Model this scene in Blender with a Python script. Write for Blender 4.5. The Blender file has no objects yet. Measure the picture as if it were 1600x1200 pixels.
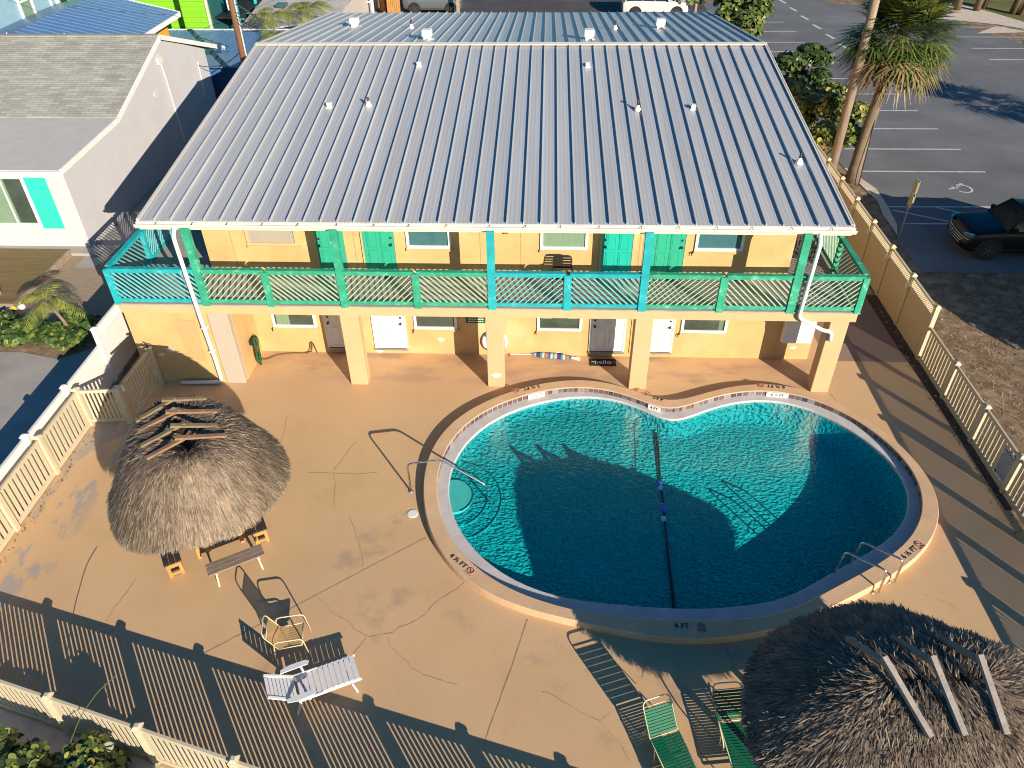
import bpy, bmesh, math, random
import numpy as np
from mathutils import Vector, Matrix, Euler
random.seed(11); RNG = np.random.default_rng(5)
PI = math.pi; R = math.radians
scene = bpy.context.scene; COL = scene.collection
V = Vector

# ------------------------------------------------------------------ scene tree helpers
def tag(o, label=None, cat=None, group=None, kind=None):
    if label: o['label'] = label
    if cat: o['category'] = cat
    if group: o['group'] = group
    if kind: o['kind'] = kind
    return o
def thing(name, loc, label, cat, group=None, rz=0.0):
    o = bpy.data.objects.new(name, None); COL.objects.link(o)
    o.location = loc; o.rotation_euler = (0, 0, rz); o.empty_display_size = .2
    return tag(o, label, cat, group)
def kids(o): return [c for c in bpy.data.objects if c.parent == o]
def copy_tree(o, parent=None):
    c = o.copy(); COL.objects.link(c)
    if parent is not None:
        c.parent = parent
    for ch in kids(o): copy_tree(ch, c)
    return c

class MB:
    """collects polygons, links them as one mesh object"""
    def __init__(s): s.v = []; s.f = []; s.m = []; s.r = []; s.mi = 0; s.rv = 0.5
    def add(s, vs, fs):
        n = len(s.v); s.v += [tuple(p) for p in vs]
        for f in fs: s.f.append(tuple(i + n for i in f)); s.m.append(s.mi); s.r.append(s.rv)
        return s
    def quad(s, a, b, c, d): return s.add([a, b, c, d], [(0, 1, 2, 3)])
    def poly(s, pts): return s.add(pts, [tuple(range(len(pts)))])
    def box(s, x0, x1, y0, y1, z0, z1):
        return s.add([(x0,y0,z0),(x1,y0,z0),(x1,y1,z0),(x0,y1,z0),(x0,y0,z1),(x1,y0,z1),(x1,y1,z1),(x0,y1,z1)],
                     [(0,3,2,1),(4,5,6,7),(0,1,5,4),(1,2,6,5),(2,3,7,6),(3,0,4,7)])
    def bbox(s, x0, x1, y0, y1, z0, z1, b=.01):
        # box with chamfered vertical and horizontal edges
        xs = (x0, x0+b, x1-b, x1); ys = (y0, y0+b, y1-b, y1); zs = (z0, z0+b, z1-b, z1)
        ring = lambda d, z: [(xs[0]+d,ys[1],z),(xs[1],ys[0]+d,z),(xs[2],ys[0]+d,z),(xs[3]-d,ys[1],z),(xs[3]-d,ys[2],z),(xs[2],ys[3]-d,z),(xs[1],ys[3]-d,z),(xs[0]+d,ys[2],z)]
        L = [ring(b*.98, zs[0]), ring(0, zs[1]), ring(0, zs[2]), ring(b*.98, zs[3])]
        vs = sum(L, []); fs = []
        for k in range(3):
            for i in range(8): j = (i+1) % 8; fs.append((k*8+i, k*8+j, k*8+8+j, k*8+8+i))
        fs.append(tuple(range(7, -1, -1))); fs.append(tuple(range(24, 32)))
        return s.add(vs, fs)
    def bar(s, p0, p1, w, h, up=(0,0,1)):
        p0 = V(p0); p1 = V(p1); d = (p1-p0).normalized(); u = V(up)
        a = d.cross(u)
        if a.length < 1e-4: a = d.cross(V((0,1,0)))
        a.normalize(); b = a.cross(d).normalized(); a *= w/2; b *= h/2
        vs = [p+q for p in (p0, p1) for q in (-a-b, a-b, a+b, -a+b)]
        return s.add(vs, [(0,1,2,3),(7,6,5,4),(0,4,5,1),(1,5,6,2),(2,6,7,3),(3,7,4,0)])
    def tube(s, path, r, n=8, closed=False, cap=True):
        P = [V(p) for p in path]; rs = r if isinstance(r, (list, tuple)) else [r]*len(P)
        vs = []; N = len(P); prev = None
        for i, p in enumerate(P):
            if closed: d = (P[(i+1) % N]-P[i-1])
            else: d = P[min(i+1, N-1)]-P[max(i-1, 0)]
            d.normalize()
            if prev is None:
                a = d.cross(V((0,0,1)));
                if a.length < 1e-3: a = d.cross(V((0,1,0)))
            else: a = prev - d*prev.dot(d)
            a.normalize(); prev = a; b = d.cross(a)
            for k in range(n):
                t = 2*PI*k/n; vs.append(p + a*(math.cos(t)*rs[i]) + b*(math.sin(t)*rs[i]))
        fs = []
        for i in range(N if closed else N-1):
            j = (i+1) % N
            for k in range(n): l = (k+1) % n; fs.append((i*n+k, i*n+l, j*n+l, j*n+k))
        if cap and not closed: fs.append(tuple(range(n-1, -1, -1))); fs.append(tuple((N-1)*n+k for k in range(n)))
        return s.add(vs, fs)
    def lathe(s, prof, c=(0,0,0), n=20, axis='z'):
        vs = []; fs = []; c = V(c)
        for (r, h) in prof:
            for k in range(n):
                t = 2*PI*k/n; x, y = r*math.cos(t), r*math.sin(t)
                vs.append(c + (V((x,y,h)) if axis == 'z' else V((x,h,y)) if axis == 'y' else V((h,x,y))))
        m = len(prof)
        for i in range(m-1):
            for k in range(n): l = (k+1) % n; fs.append((i*n+k, i*n+l, i*n+n+l, i*n+n+k))
        fs.append(tuple(range(n-1, -1, -1))); fs.append(tuple((m-1)*n+k for k in range(n)))
        return s.add(vs, fs)
    def prism(s, pts, z0, z1):
        n = len(pts); vs = [(p[0],p[1],z0) for p in pts]+[(p[0],p[1],z1) for p in pts]
        return s.add(vs, [tuple(range(n-1,-1,-1)), tuple(range(n,2*n))]+[(i,(i+1)%n,n+(i+1)%n,n+i) for i in range(n)])
    def build(s, name, mat, parent=None, smooth=False, world=False, bevel=0, auto=None):
        me = bpy.data.meshes.new(name)
        off = V((0,0,0))
        if world and parent is not None:
            q = parent
            while q is not None: off = off + q.location; q = q.parent
        me.from_pydata([tuple(V(p)-off) for p in s.v], [], s.f)
        mats = mat if isinstance(mat, (list, tuple)) else [mat]
        for m in mats: me.materials.append(m)
        if len(mats) > 1: me.polygons.foreach_set('material_index', s.m)
        if any(r != 0.5 for r in s.r):
            a = me.attributes.new('rnd', 'FLOAT', 'FACE'); a.data.foreach_set('value', s.r)
        if smooth: me.polygons.foreach_set('use_smooth', [True]*len(me.polygons))
        me.update()
        bm = bmesh.new(); bm.from_mesh(me)
        if len(s.f) < 4000: bmesh.ops.recalc_face_normals(bm, faces=bm.faces)
        bm.to_mesh(me); bm.free()
        o = bpy.data.objects.new(name, me); COL.objects.link(o)
        if parent is not None: o.parent = parent
        if bevel:
            b = o.modifiers.new('b', 'BEVEL'); b.width = bevel; b.segments = 2; b.limit_method = 'ANGLE'
        return o

def np_mesh(name, verts, faces, mat, parent=None, rnd=None, off=(0,0,0), smooth=False):
    me = bpy.data.meshes.new(name); n = len(verts); k = faces.shape[1]; m = len(faces)
    me.vertices.add(n); me.vertices.foreach_set('co', (verts-np.array(off)).astype(np.float32).ravel())
    me.loops.add(m*k); me.loops.foreach_set('vertex_index', faces.astype(np.int32).ravel())
    me.polygons.add(m); me.polygons.foreach_set('loop_start', np.arange(0, m*k, k, dtype=np.int32))
    me.polygons.foreach_set('loop_total', np.full(m, k, dtype=np.int32))
    if smooth: me.polygons.foreach_set('use_smooth', np.ones(m, dtype=bool))
    me.update(calc_edges=True)
    if rnd is not None:
        a = me.attributes.new('rnd', 'FLOAT', 'FACE'); a.data.foreach_set('value', np.asarray(rnd, dtype=np.float32))
    me.materials.append(mat); me.validate()
    o = bpy.data.objects.new(name, me); COL.objects.link(o)
    if parent is not None: o.parent = parent
    return o

# ------------------------------------------------------------------ materials
def newmat(name):
    m = bpy.data.materials.new(name); m.use_nodes = True; nt = m.node_tree
    return m, nt, nt.nodes, nt.links, nt.nodes['Principled BSDF']
def M(name, c, rough=.6, var=.15, scale=2.0, bump=0.0, bscale=40, metal=0, stretch=(1,1,1), c2=None, thr=(.5,.62), c2scale=1.0, spec=.4, ramp=None, bstretch=None, coat=0, detail=4):
    m, nt, N, L, P = newmat(name)
    P.inputs['Roughness'].default_value = rough; P.inputs['Metallic'].default_value = metal
    P.inputs['Specular IOR Level'].default_value = spec
    if coat: P.inputs['Coat Weight'].default_value = coat; P.inputs['Coat Roughness'].default_value = .05
    tc = N.new('ShaderNodeTexCoord'); mp = N.new('ShaderNodeMapping'); mp.inputs['Scale'].default_value = stretch
    L.new(tc.outputs['Object'], mp.inputs['Vector'])
    nz = N.new('ShaderNodeTexNoise'); nz.inputs['Scale'].default_value = scale; nz.inputs['Detail'].default_value = detail; nz.inputs['Roughness'].default_value = .62
    L.new(mp.outputs[0], nz.inputs['Vector'])
    mr = N.new('ShaderNodeMapRange'); mr.inputs['From Min'].default_value = .25; mr.inputs['From Max'].default_value = .75
    mr.inputs['To Min'].default_value = 1-var; mr.inputs['To Max'].default_value = 1+var
    L.new(nz.outputs['Fac'], mr.inputs['Value'])
    mx = N.new('ShaderNodeMix'); mx.data_type = 'RGBA'; mx.blend_type = 'MULTIPLY'; mx.inputs['Factor'].default_value = 1
    mx.inputs[6].default_value = (*c, 1)
    if ramp:   # colour by the per-face random value
        at = N.new('ShaderNodeAttribute'); at.attribute_name = 'rnd'
        cr = N.new('ShaderNodeValToRGB'); el = cr.color_ramp.elements
        el[0].position = ramp[0][0]; el[0].color = (*ramp[0][1], 1); el[1].position = ramp[-1][0]; el[1].color = (*ramp[-1][1], 1)
        for p, q in ramp[1:-1]: e = el.new(p); e.color = (*q, 1)
        L.new(at.outputs['Fac'], cr.inputs['Fac']); L.new(cr.outputs['Color'], mx.inputs[6])
    src = mx.inputs[6]
    if c2 is not None:
        n2 = N.new('ShaderNodeTexNoise'); n2.inputs['Scale'].default_value = c2scale; n2.inputs['Detail'].default_value = 6; n2.inputs['Roughness'].default_value = .65
        L.new(tc.outputs['Object'], n2.inputs['Vector'])
        r2 = N.new('ShaderNodeMapRange'); r2.interpolation_type = 'SMOOTHSTEP'; r2.inputs['From Min'].default_value = thr[0]; r2.inputs['From Max'].default_value = thr[1]
        L.new(n2.outputs['Fac'], r2.inputs['Value'])
        m2 = N.new('ShaderNodeMix'); m2.data_type = 'RGBA'; m2.inputs[6].default_value = (*c, 1); m2.inputs[7].default_value = (*c2, 1)
        L.new(r2.outputs[0], m2.inputs['Factor']); L.new(m2.outputs[2], mx.inputs[6])
    L.new(mr.outputs[0], mx.inputs[7]); L.new(mx.outputs[2], P.inputs['Base Color'])
    if bump:
        nb = N.new('ShaderNodeTexNoise'); nb.inputs['Scale'].default_value = bscale; nb.inputs['Detail'].default_value = 5
        mb = N.new('ShaderNodeMapping'); mb.inputs['Scale'].default_value = bstretch or stretch
        L.new(tc.outputs['Object'], mb.inputs['Vector']); L.new(mb.outputs[0], nb.inputs['Vector'])
        bp = N.new('ShaderNodeBump'); bp.inputs['Strength'].default_value = bump; bp.inputs['Distance'].default_value = .02
        L.new(nb.outputs['Fac'], bp.inputs['Height']); L.new(bp.outputs[0], P.inputs['Normal'])
    return m
def wear(m, box, c, scale=(1,1,1), rot=0, thr=(.48,.56), soft=.5, nscale=1.2):
    """mix a second colour into material m inside a soft world box (x0,x1,y0,y1), broken up by noise: worn paint, stains"""
    nt = m.node_tree; N = nt.nodes; L = nt.links; P = N['Principled BSDF']
    link = P.inputs['Base Color'].links[0]; src = link.from_socket
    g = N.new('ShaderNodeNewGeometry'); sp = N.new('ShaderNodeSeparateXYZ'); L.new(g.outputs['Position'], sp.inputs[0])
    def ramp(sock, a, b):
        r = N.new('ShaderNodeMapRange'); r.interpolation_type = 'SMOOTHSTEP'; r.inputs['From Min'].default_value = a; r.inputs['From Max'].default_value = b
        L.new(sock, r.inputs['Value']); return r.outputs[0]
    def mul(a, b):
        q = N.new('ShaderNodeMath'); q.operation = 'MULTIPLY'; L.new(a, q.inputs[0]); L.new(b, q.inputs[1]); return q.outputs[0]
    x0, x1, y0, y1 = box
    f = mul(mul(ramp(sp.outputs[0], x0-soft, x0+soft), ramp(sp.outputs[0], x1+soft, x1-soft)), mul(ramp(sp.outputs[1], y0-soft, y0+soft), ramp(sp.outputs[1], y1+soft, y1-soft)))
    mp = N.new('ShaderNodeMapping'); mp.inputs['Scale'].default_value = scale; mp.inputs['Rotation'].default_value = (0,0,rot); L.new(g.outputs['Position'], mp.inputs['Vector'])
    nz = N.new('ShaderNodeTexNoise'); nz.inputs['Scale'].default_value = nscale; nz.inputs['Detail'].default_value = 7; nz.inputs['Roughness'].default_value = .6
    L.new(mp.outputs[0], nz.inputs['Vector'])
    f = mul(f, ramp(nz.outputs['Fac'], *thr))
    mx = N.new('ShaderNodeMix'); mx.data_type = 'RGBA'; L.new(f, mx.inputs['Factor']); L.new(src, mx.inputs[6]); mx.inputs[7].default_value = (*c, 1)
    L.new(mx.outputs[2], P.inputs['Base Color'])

MT = {}
def setup_materials():
    T = MT
    T['deck'] = M('deck_paint', (.605,.40,.21), .8, .12, .7, .10, 25, c2=(.55,.37,.21), thr=(.42,.66), c2scale=.35, detail=8)
    T['coping'] = M('coping_paint', (.62,.415,.245), .7, .13, 1.6, .25, 30)
    T['wall'] = M('ochre_stucco', (.59,.38,.165), .85, .15, .9, .4, 90, c2=(.63,.43,.22), thr=(.5,.7), c2scale=.5)
    T['beam'] = M('beam_stucco', (.60,.395,.21), .85, .08, 1.0, .3, 90)
    T['soffit'] = M('soffit_paint', (.6,.5,.36), .8, .06, 2)
    T['tanrail'] = M('vinyl_tan', (.57,.50,.345), .45, .05, 2, spec=.5)
    T['white'] = M('white_paint', (.78,.77,.74), .45, .05, 2)
    T['whitev'] = M('white_vinyl', (.76,.74,.72), .5, .05, 2)
    T['ivory'] = M('ivory_gutter', (.72,.68,.58), .4, .06, 2)
    T['teal'] = M('teal_paint', (.015,.36,.40), .6, .22, 3, c2=(.14,.46,.44), thr=(.56,.73), c2scale=6)
    T['green'] = M('mint_green_paint', (.03,.33,.20), .6, .25, 3, c2=(.22,.45,.32), thr=(.54,.72), c2scale=6)
    T['doorgreen'] = M('door_green', (.03,.38,.24), .45, .06, 2)
    T['doorteal'] = M('door_teal', (.015,.43,.34), .45, .06, 2)
    T['slat'] = M('pale_green_slat', (.30,.46,.34), .65, .2, 5)
    T['slatteal'] = M('pale_teal_slat', (.14,.46,.48), .65, .2, 5)
    T['decking'] = M('grey_decking', (.34,.33,.29), .8, .2, 3, stretch=(1,8,1))
    T['glass'] = M('window_glass', (.05,.075,.06), .06, .3, 1.5, spec=.9)
    T['glassgreen'] = M('window_glass_green', (.20,.30,.20), .12, .15, 3, spec=.8, stretch=(12,1,1))
    T['glassteal'] = M('window_glass_teal', (.05,.14,.16), .08, .2, 1.5, spec=.8)
    T['blind'] = M('window_blind', (.36,.33,.27), .5, .05, 3)
    T['black'] = M('black_metal', (.02,.02,.02), .4, .2, 5)
    T['steel'] = M('polished_steel', (.62,.60,.56), .22, .08, 6, metal=1)
    T['steelmatte'] = M('dull_steel', (.4,.39,.37), .45, .15, 6, metal=.8)
    T['asphalt'] = M('asphalt', (.15,.155,.16), .9, .22, .35, .5, 60, c2=(.19,.195,.205), thr=(.45,.7), c2scale=.12, detail=9)
    T['asphalt2'] = M('asphalt_dark', (.07,.066,.066), .9, .25, .5, .4, 60, c2=(.10,.09,.085), thr=(.45,.7), c2scale=.3)
    T['line'] = M('road_paint', (.55,.56,.55), .7, .25, 3, c2=(.25,.25,.25), thr=(.55,.75), c2scale=4)
    T['sand'] = M('sand', (.60,.52,.42), .95, .18, 3, .6, 25)
    T['conc'] = M('grey_concrete', (.36,.335,.30), .9, .12, .8, .3, 40, c2=(.30,.27,.23), thr=(.45,.7), c2scale=.5)
    T['dirt'] = M('dry_dirt', (.20,.135,.075), .95, .5, 2.5, .9, 18, c2=(.30,.22,.14), thr=(.42,.62), c2scale=2.2, detail=9)
    T['yard'] = M('yard_pavers', (.34,.26,.18), .95, .16, 3, .5, 14, stretch=(1,3.5,1))
    T['soil'] = M('dark_soil', (.08,.06,.045), .95, .4, 4, .8, 20)
    T['lawn'] = M('far_lawn', (.13,.13,.035), .95, .35, .6, .5, 20)
    T['shingle'] = None
    T['greywall'] = M('grey_siding', (.52,.52,.54), .75, .05, 1.0, .05, 50)
    T['wood'] = M('weathered_wood', (.30,.235,.17), .8, .25, 4, .4, 30, stretch=(1,1,1))
    T['bench'] = M('bench_planks', (.24,.18,.14), .75, .22, 6, .3, 30)
    T['orangewood'] = M('orange_stained_wood', (.46,.23,.07), .6, .2, 5, .2, 30)
    T['darkwood'] = M('dark_stained_plank', (.045,.035,.03), .6, .3, 5, .3, 30)
    T['polewood'] = M('utility_pole_wood', (.30,.23,.17), .85, .3, 3, .5, 12, stretch=(4,4,.4))
    T['brownpole'] = M('creosote_pole', (.16,.08,.045), .8, .3, 3, .5, 12, stretch=(4,4,.4))
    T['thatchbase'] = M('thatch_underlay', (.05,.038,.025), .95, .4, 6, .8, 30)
    T['thatch'] = M('thatch_straw', (.3,.2,.1), .75, .35, 3.0, 0, ramp=[(0,(.05,.04,.03)),(.3,(.16,.122,.09)),(.65,(.31,.24,.17)),(.88,(.45,.345,.215)),(1,(.58,.44,.25))], spec=.3)
    T['palmtrunk'] = M('palm_trunk', (.20,.15,.105), .9, .3, 3, .8, 9, bstretch=(1,1,5))
    T['fan'] = M('fan_frond', (.1,.2,.05), .5, .2, 2, 0, ramp=[(0,(.17,.11,.05)),(.25,(.34,.24,.11)),(.42,(.17,.17,.04)),(.6,(.05,.085,.02)),(.85,(.085,.13,.03)),(1,(.22,.26,.05))], spec=.4)
    T['grape'] = M('seagrape_leaf', (.1,.2,.05), .42, .2, 2, 0, ramp=[(0,(.03,.05,.014)),(.45,(.07,.11,.025)),(.8,(.16,.19,.035)),(.95,(.34,.33,.06)),(1,(.30,.13,.04))], spec=.5)
    T['hedge'] = M('hedge_leaf', (.1,.2,.05), .5, .2, 2, 0, ramp=[(0,(.02,.045,.012)),(.5,(.05,.10,.02)),(.9,(.11,.16,.03)),(1,(.35,.33,.08))], spec=.4)
    T['coco'] = M('palm_leaflet', (.1,.2,.05), .45, .15, 2, 0, ramp=[(0,(.10,.13,.02)),(.5,(.16,.20,.03)),(1,(.34,.32,.06))], spec=.4)
    T['tuft'] = M('dry_grass_blade', (.3,.2,.1), .8, .2, 2, 0, ramp=[(0,(.10,.065,.03)),(.5,(.28,.19,.09)),(.85,(.42,.31,.16)),(.93,(.13,.17,.04)),(1,(.20,.26,.05))])
    T['stem'] = M('stem_bark', (.16,.11,.07), .9, .2, 6)
    T['strap'] = M('green_vinyl_strap', (.004,.13,.07), .6, .12, 8, spec=.25)
    T['tanstrap'] = M('tan_vinyl_strap', (.42,.28,.13), .4, .12, 8, spec=.5)
    T['tanframe'] = M('tan_tube_frame', (.62,.50,.30), .35, .1, 8, spec=.6)
    T['whiteplastic'] = M('white_resin', (.66,.67,.69), .45, .05, 5)
    T['tile'] = None
    T['step'] = M('pale_step_plaster', (.50,.60,.54), .7, .1, 4, .1, 20); T['nosing'] = M('dark_step_edge', (.01,.10,.14), .6, .1, 5)
    T['ledge'] = M('white_plaster_ledge', (.52,.50,.49), .7, .14, 2.5, .2, 40)
    T['basin'] = None
    T['hose'] = M('green_hose', (.012,.10,.04), .4, .2, 6)
    T['rubber'] = M('tyre_rubber', (.02,.02,.02), .8, .1, 6)
    T['blackpaint'] = M('black_car_paint', (.006,.006,.008), .32, 0, 1, coat=.1, spec=.25)
    T['silverpaint'] = M('silver_car_paint', (.22,.25,.26), .25, 0, 1, metal=.6, coat=1)
    T['whitecar'] = M('white_car_paint', (.62,.60,.56), .25, .02, 1, coat=.6)
    T['carglass'] = M('car_glass', (.010,.03,.035), .1, 0, 1, spec=.45)
    T['chrome'] = M('chrome', (.8,.8,.8), .12, 0, 1, metal=1)
    T['red'] = M('red_lens', (.45,.02,.02), .3, .05, 4)
    T['joint'] = M('dark_crack', (.36,.235,.14), .95, .2, 8)
    T['joint2'] = M('pale_joint', (.36,.25,.15), .95, .2, 8)
    T['signback'] = M('sign_back_tan', (.34,.32,.20), .5, .15, 4)
    T['bluewall'] = M('blue_render', (.03,.12,.30), .8, .1, 2)
    T['limewall'] = M('lime_siding', (.20,.52,.02), .75, .04, 2)
    T['skywall'] = M('pale_blue_siding', (.26,.42,.50), .75, .1, 2, stretch=(1,1,6))
    T['tealtrim'] = M('turquoise_trim', (.02,.42,.46), .6, .08, 2)
    T['shutter'] = M('turquoise_shutter', (.03,.66,.44), .55, .05, 3)
    T['orangewall'] = M('orange_siding', (.70,.34,.03), .75, .05, 2)
    T['stonewall'] = M('cream_render', (.50,.46,.40), .8, .06, 1)
    T['paleroof'] = None
    T['plywood'] = M('plywood_panel', (.60,.34,.15), .7, .14, 3, .1, 20, stretch=(8,1,1))
    T['patch'] = M('bare_plaster', (.72,.66,.58), .9, .1, 8)
    T['mat'] = M('black_doormat', (.022,.02,.02), .95, .3, 30, .3, 80)
    T['letterwhite'] = M('white_lettering', (.75,.74,.72), .6, .03, 5)
    T['letterblack'] = M('black_lettering', (.02,.02,.02), .6, .1, 5)
    T['letterred'] = M('faded_red_lettering', (.32,.12,.09), .6, .1, 5)
    T['signgreen'] = M('dark_green_sign', (.01,.10,.06), .4, .05, 5)
    T['signgrey'] = M('white_sign_sheet', (.55,.56,.60), .4, .06, 5)
    T['bluefloat'] = M('blue_float', (.02,.14,.60), .35, .05, 5)
    T['skyfloat'] = M('pale_blue_float', (.30,.55,.80), .35, .05, 5)
    T['yellow'] = M('yellow_ball', (.75,.50,.02), .5, .1, 6)
    T['tarp'] = M('blue_tarp', (.02,.12,.24), .6, .2, 6)

def shingle_mat(name, c1, c2, sx, sy, off=.5, bump=.4):
    m, nt, N, L, P = newmat(name); P.inputs['Roughness'].default_value = .9
    tc = N.new('ShaderNodeTexCoord')
    br = N.new('ShaderNodeTexBrick'); br.offset = off; br.inputs['Scale'].default_value = 1
    br.inputs['Brick Width'].default_value = sx; br.inputs['Row Height'].default_value = sy; br.inputs['Mortar Size'].default_value = .008
    br.inputs['Color1'].default_value = (*c1, 1); br.inputs['Color2'].default_value = (*c2, 1); br.inputs['Mortar'].default_value = (*[q*.6 for q in c2], 1)
    br.inputs['Bias'].default_value = 0
    L.new(tc.outputs['Object'], br.inputs['Vector'])
    nz = N.new('ShaderNodeTexNoise'); nz.inputs['Scale'].default_value = 1.3; nz.inputs['Detail'].default_value = 8; L.new(tc.outputs['Object'], nz.inputs['Vector'])
    mr = N.new('ShaderNodeMapRange'); mr.inputs['To Min'].default_value = .7; mr.inputs['To Max'].default_value = 1.3; L.new(nz.outputs['Fac'], mr.inputs['Value'])
    mx = N.new('ShaderNodeMix'); mx.data_type = 'RGBA'; mx.blend_type = 'MULTIPLY'; mx.inputs['Factor'].default_value = 1
    L.new(br.outputs['Color'], mx.inputs[6]); L.new(mr.outputs[0], mx.inputs[7]); L.new(mx.outputs[2], P.inputs['Base Color'])
    bp = N.new('ShaderNodeBump'); bp.inputs['Strength'].default_value = bump; bp.inputs['Distance'].default_value = .01
    L.new(br.outputs['Fac'], bp.inputs['Height']); bp.invert = True; L.new(bp.outputs[0], P.inputs['Normal'])
    return m

def roof_metal():
    """pale galvanised sheet with fine pencil ribs running up the slope"""
    m, nt, N, L, P = newmat('metal_roof_sheet'); P.inputs['Roughness'].default_value = .38; P.inputs['Metallic'].default_value = .15
    P.inputs['Specular IOR Level'].default_value = .5
    tc = N.new('ShaderNodeTexCoord'); sp = N.new('ShaderNodeSeparateXYZ'); L.new(tc.outputs['Object'], sp.inputs[0])
    mu = N.new('ShaderNodeMath'); mu.operation = 'MULTIPLY'; mu.inputs[1].default_value = 2*PI/(18.02/42)*4; L.new(sp.outputs[0], mu.inputs[0])
    sn = N.new('ShaderNodeMath'); sn.operation = 'SINE'; L.new(mu.outputs[0], sn.inputs[0])
    bp = N.new('ShaderNodeBump'); bp.inputs['Strength'].default_value = .14; bp.inputs['Distance'].default_value = .010
    L.new(sn.outputs[0], bp.inputs['Height']); L.new(bp.outputs[0], P.inputs['Normal'])
    # per-sheet tint and long faint streaks
    nz = N.new('ShaderNodeTexNoise'); nz.inputs['Scale'].default_value = 1; nz.inputs['Detail'].default_value = 6
    mp = N.new('ShaderNodeMapping'); mp.inputs['Scale'].default_value = (2.3,.12,.2); L.new(tc.outputs['Object'], mp.inputs['Vector']); L.new(mp.outputs[0], nz.inputs['Vector'])
    cr = N.new('ShaderNodeMix'); cr.data_type = 'RGBA'; cr.inputs[6].default_value = (.44,.455,.465,1); cr.inputs[7].default_value = (.53,.54,.535,1)
    mr = N.new('ShaderNodeMapRange'); mr.inputs['From Min'].default_value = .3; mr.inputs['From Max'].default_value = .7; L.new(nz.outputs['Fac'], mr.inputs['Value'])
    L.new(mr.outputs[0], cr.inputs['Factor']); L.new(cr.outputs[2], P.inputs['Base Color'])
    return m

def tile_mat():
    m, nt, N, L, P = newmat('mosaic_tile'); P.inputs['Roughness'].default_value = .25
    tc = N.new('ShaderNodeAttribute'); tc.attribute_name = 'rnd'
    cr = N.new('ShaderNodeValToRGB'); e = cr.color_ramp.elements; e[0].color = (.05,.05,.07,1); e[1].color = (.30,.26,.25,1); cr.color_ramp.interpolation = 'LINEAR'
    for p, c in ((.35,(.16,.09,.08,1)),(.6,(.11,.12,.15,1)),(.8,(.24,.15,.13,1))): q = e.new(p); q.color = c
    L.new(tc.outputs['Fac'], cr.inputs['Fac']); L.new(cr.outputs['Color'], P.inputs['Base Color'])
    return m

def basin_mat():
    m, nt, N, L, P = newmat('teal_pool_plaster'); P.inputs['Roughness'].default_value = .8; P.inputs['Specular IOR Level'].default_value = .1
    P.inputs['Base Color'].default_value = (.06,.56,.60,1)
    tc = N.new('ShaderNodeTexCoord')
    n1 = N.new('ShaderNodeTexNoise'); n1.inputs['Scale'].default_value = 1.1; n1.inputs['Detail'].default_value = 2; L.new(tc.outputs['Object'], n1.inputs['Vector'])
    mxv = N.new('ShaderNodeMix'); mxv.data_type = 'VECTOR'; mxv.inputs['Factor'].default_value = .12
    L.new(tc.outputs['Object'], mxv.inputs[4]); L.new(n1.outputs['Color'], mxv.inputs[5])
    mp = N.new('ShaderNodeMapping'); mp.inputs['Scale'].default_value = (1,1.5,1); L.new(mxv.outputs[1], mp.inputs['Vector'])
    vo = N.new('ShaderNodeTexVoronoi'); vo.feature = 'SMOOTH_F1'; vo.inputs['Scale'].default_value = 10.5; L.new(mp.outputs[0], vo.inputs['Vector'])
    nz = N.new('ShaderNodeTexNoise'); nz.inputs['Scale'].default_value = 15; nz.inputs['Detail'].default_value = 3; L.new(mp.outputs[0], nz.inputs['Vector'])
    ad = N.new('ShaderNodeMath'); ad.operation = 'ADD'; L.new(vo.outputs['Distance'], ad.inputs[0]); L.new(nz.outputs['Fac'], ad.inputs[1])
    bp = N.new('ShaderNodeBump'); bp.inputs['Strength'].default_value = 1.0; bp.inputs['Distance'].default_value = .20
    L.new(ad.outputs[0], bp.inputs['Height']); L.new(bp.outputs[0], P.inputs['Normal'])
    return m

def water_mat():
    m, nt, N, L, P = newmat('pool_water'); N.remove(P)
    out = N['Material Output']
    tr = N.new('ShaderNodeBsdfTransparent'); tr.inputs['Color'].default_value = (.34,.88,.90,1)
    gl = N.new('ShaderNodeBsdfGlossy'); gl.inputs['Roughness'].default_value = .04; gl.inputs['Color'].default_value = (.95,.97,1,1)
    fr = N.new('ShaderNodeFresnel'); fr.inputs['IOR'].default_value = 1.33
    tc = N.new('ShaderNodeTexCoord'); mp = N.new('ShaderNodeMapping'); mp.inputs['Scale'].default_value = (1,1.3,1); L.new(tc.outputs['Object'], mp.inputs['Vector'])
    nz = N.new('ShaderNodeTexNoise'); nz.inputs['Scale'].default_value = 9; nz.inputs['Detail'].default_value = 3; L.new(mp.outputs[0], nz.inputs['Vector'])
    bp = N.new('ShaderNodeBump'); bp.inputs['Strength'].default_value = .35; bp.inputs['Distance'].default_value = .02; L.new(nz.outputs['Fac'], bp.inputs['Height'])
    L.new(bp.outputs[0], gl.inputs['Normal']); L.new(bp.outputs[0], fr.inputs['Normal'])
    fm = N.new('ShaderNodeMath'); fm.operation = 'MULTIPLY'; fm.inputs[1].default_value = .15; L.new(fr.outputs[0], fm.inputs[0])
    mx = N.new('ShaderNodeMixShader'); L.new(fm.outputs[0], mx.inputs[0]); L.new(tr.outputs[0], mx.inputs[1]); L.new(gl.outputs[0], mx.inputs[2])
    L.new(mx.outputs[0], out.inputs['Surface'])
    return m
setup_materials()
MT['shingle'] = shingle_mat('grey_shingle', (.40,.40,.355), (.28,.28,.245), .55, .14)
MT['rollroof'] = M('rolled_roofing', (.50,.485,.455), .9, .07, 2, .1, 60)
MT['paleroof'] = shingle_mat('pale_shingle', (.42,.40,.39), (.37,.35,.34), .9, .3)
MT['roof'] = roof_metal(); MT['tile'] = tile_mat(); MT['basin'] = basin_mat(); MT['water'] = water_mat()
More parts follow.
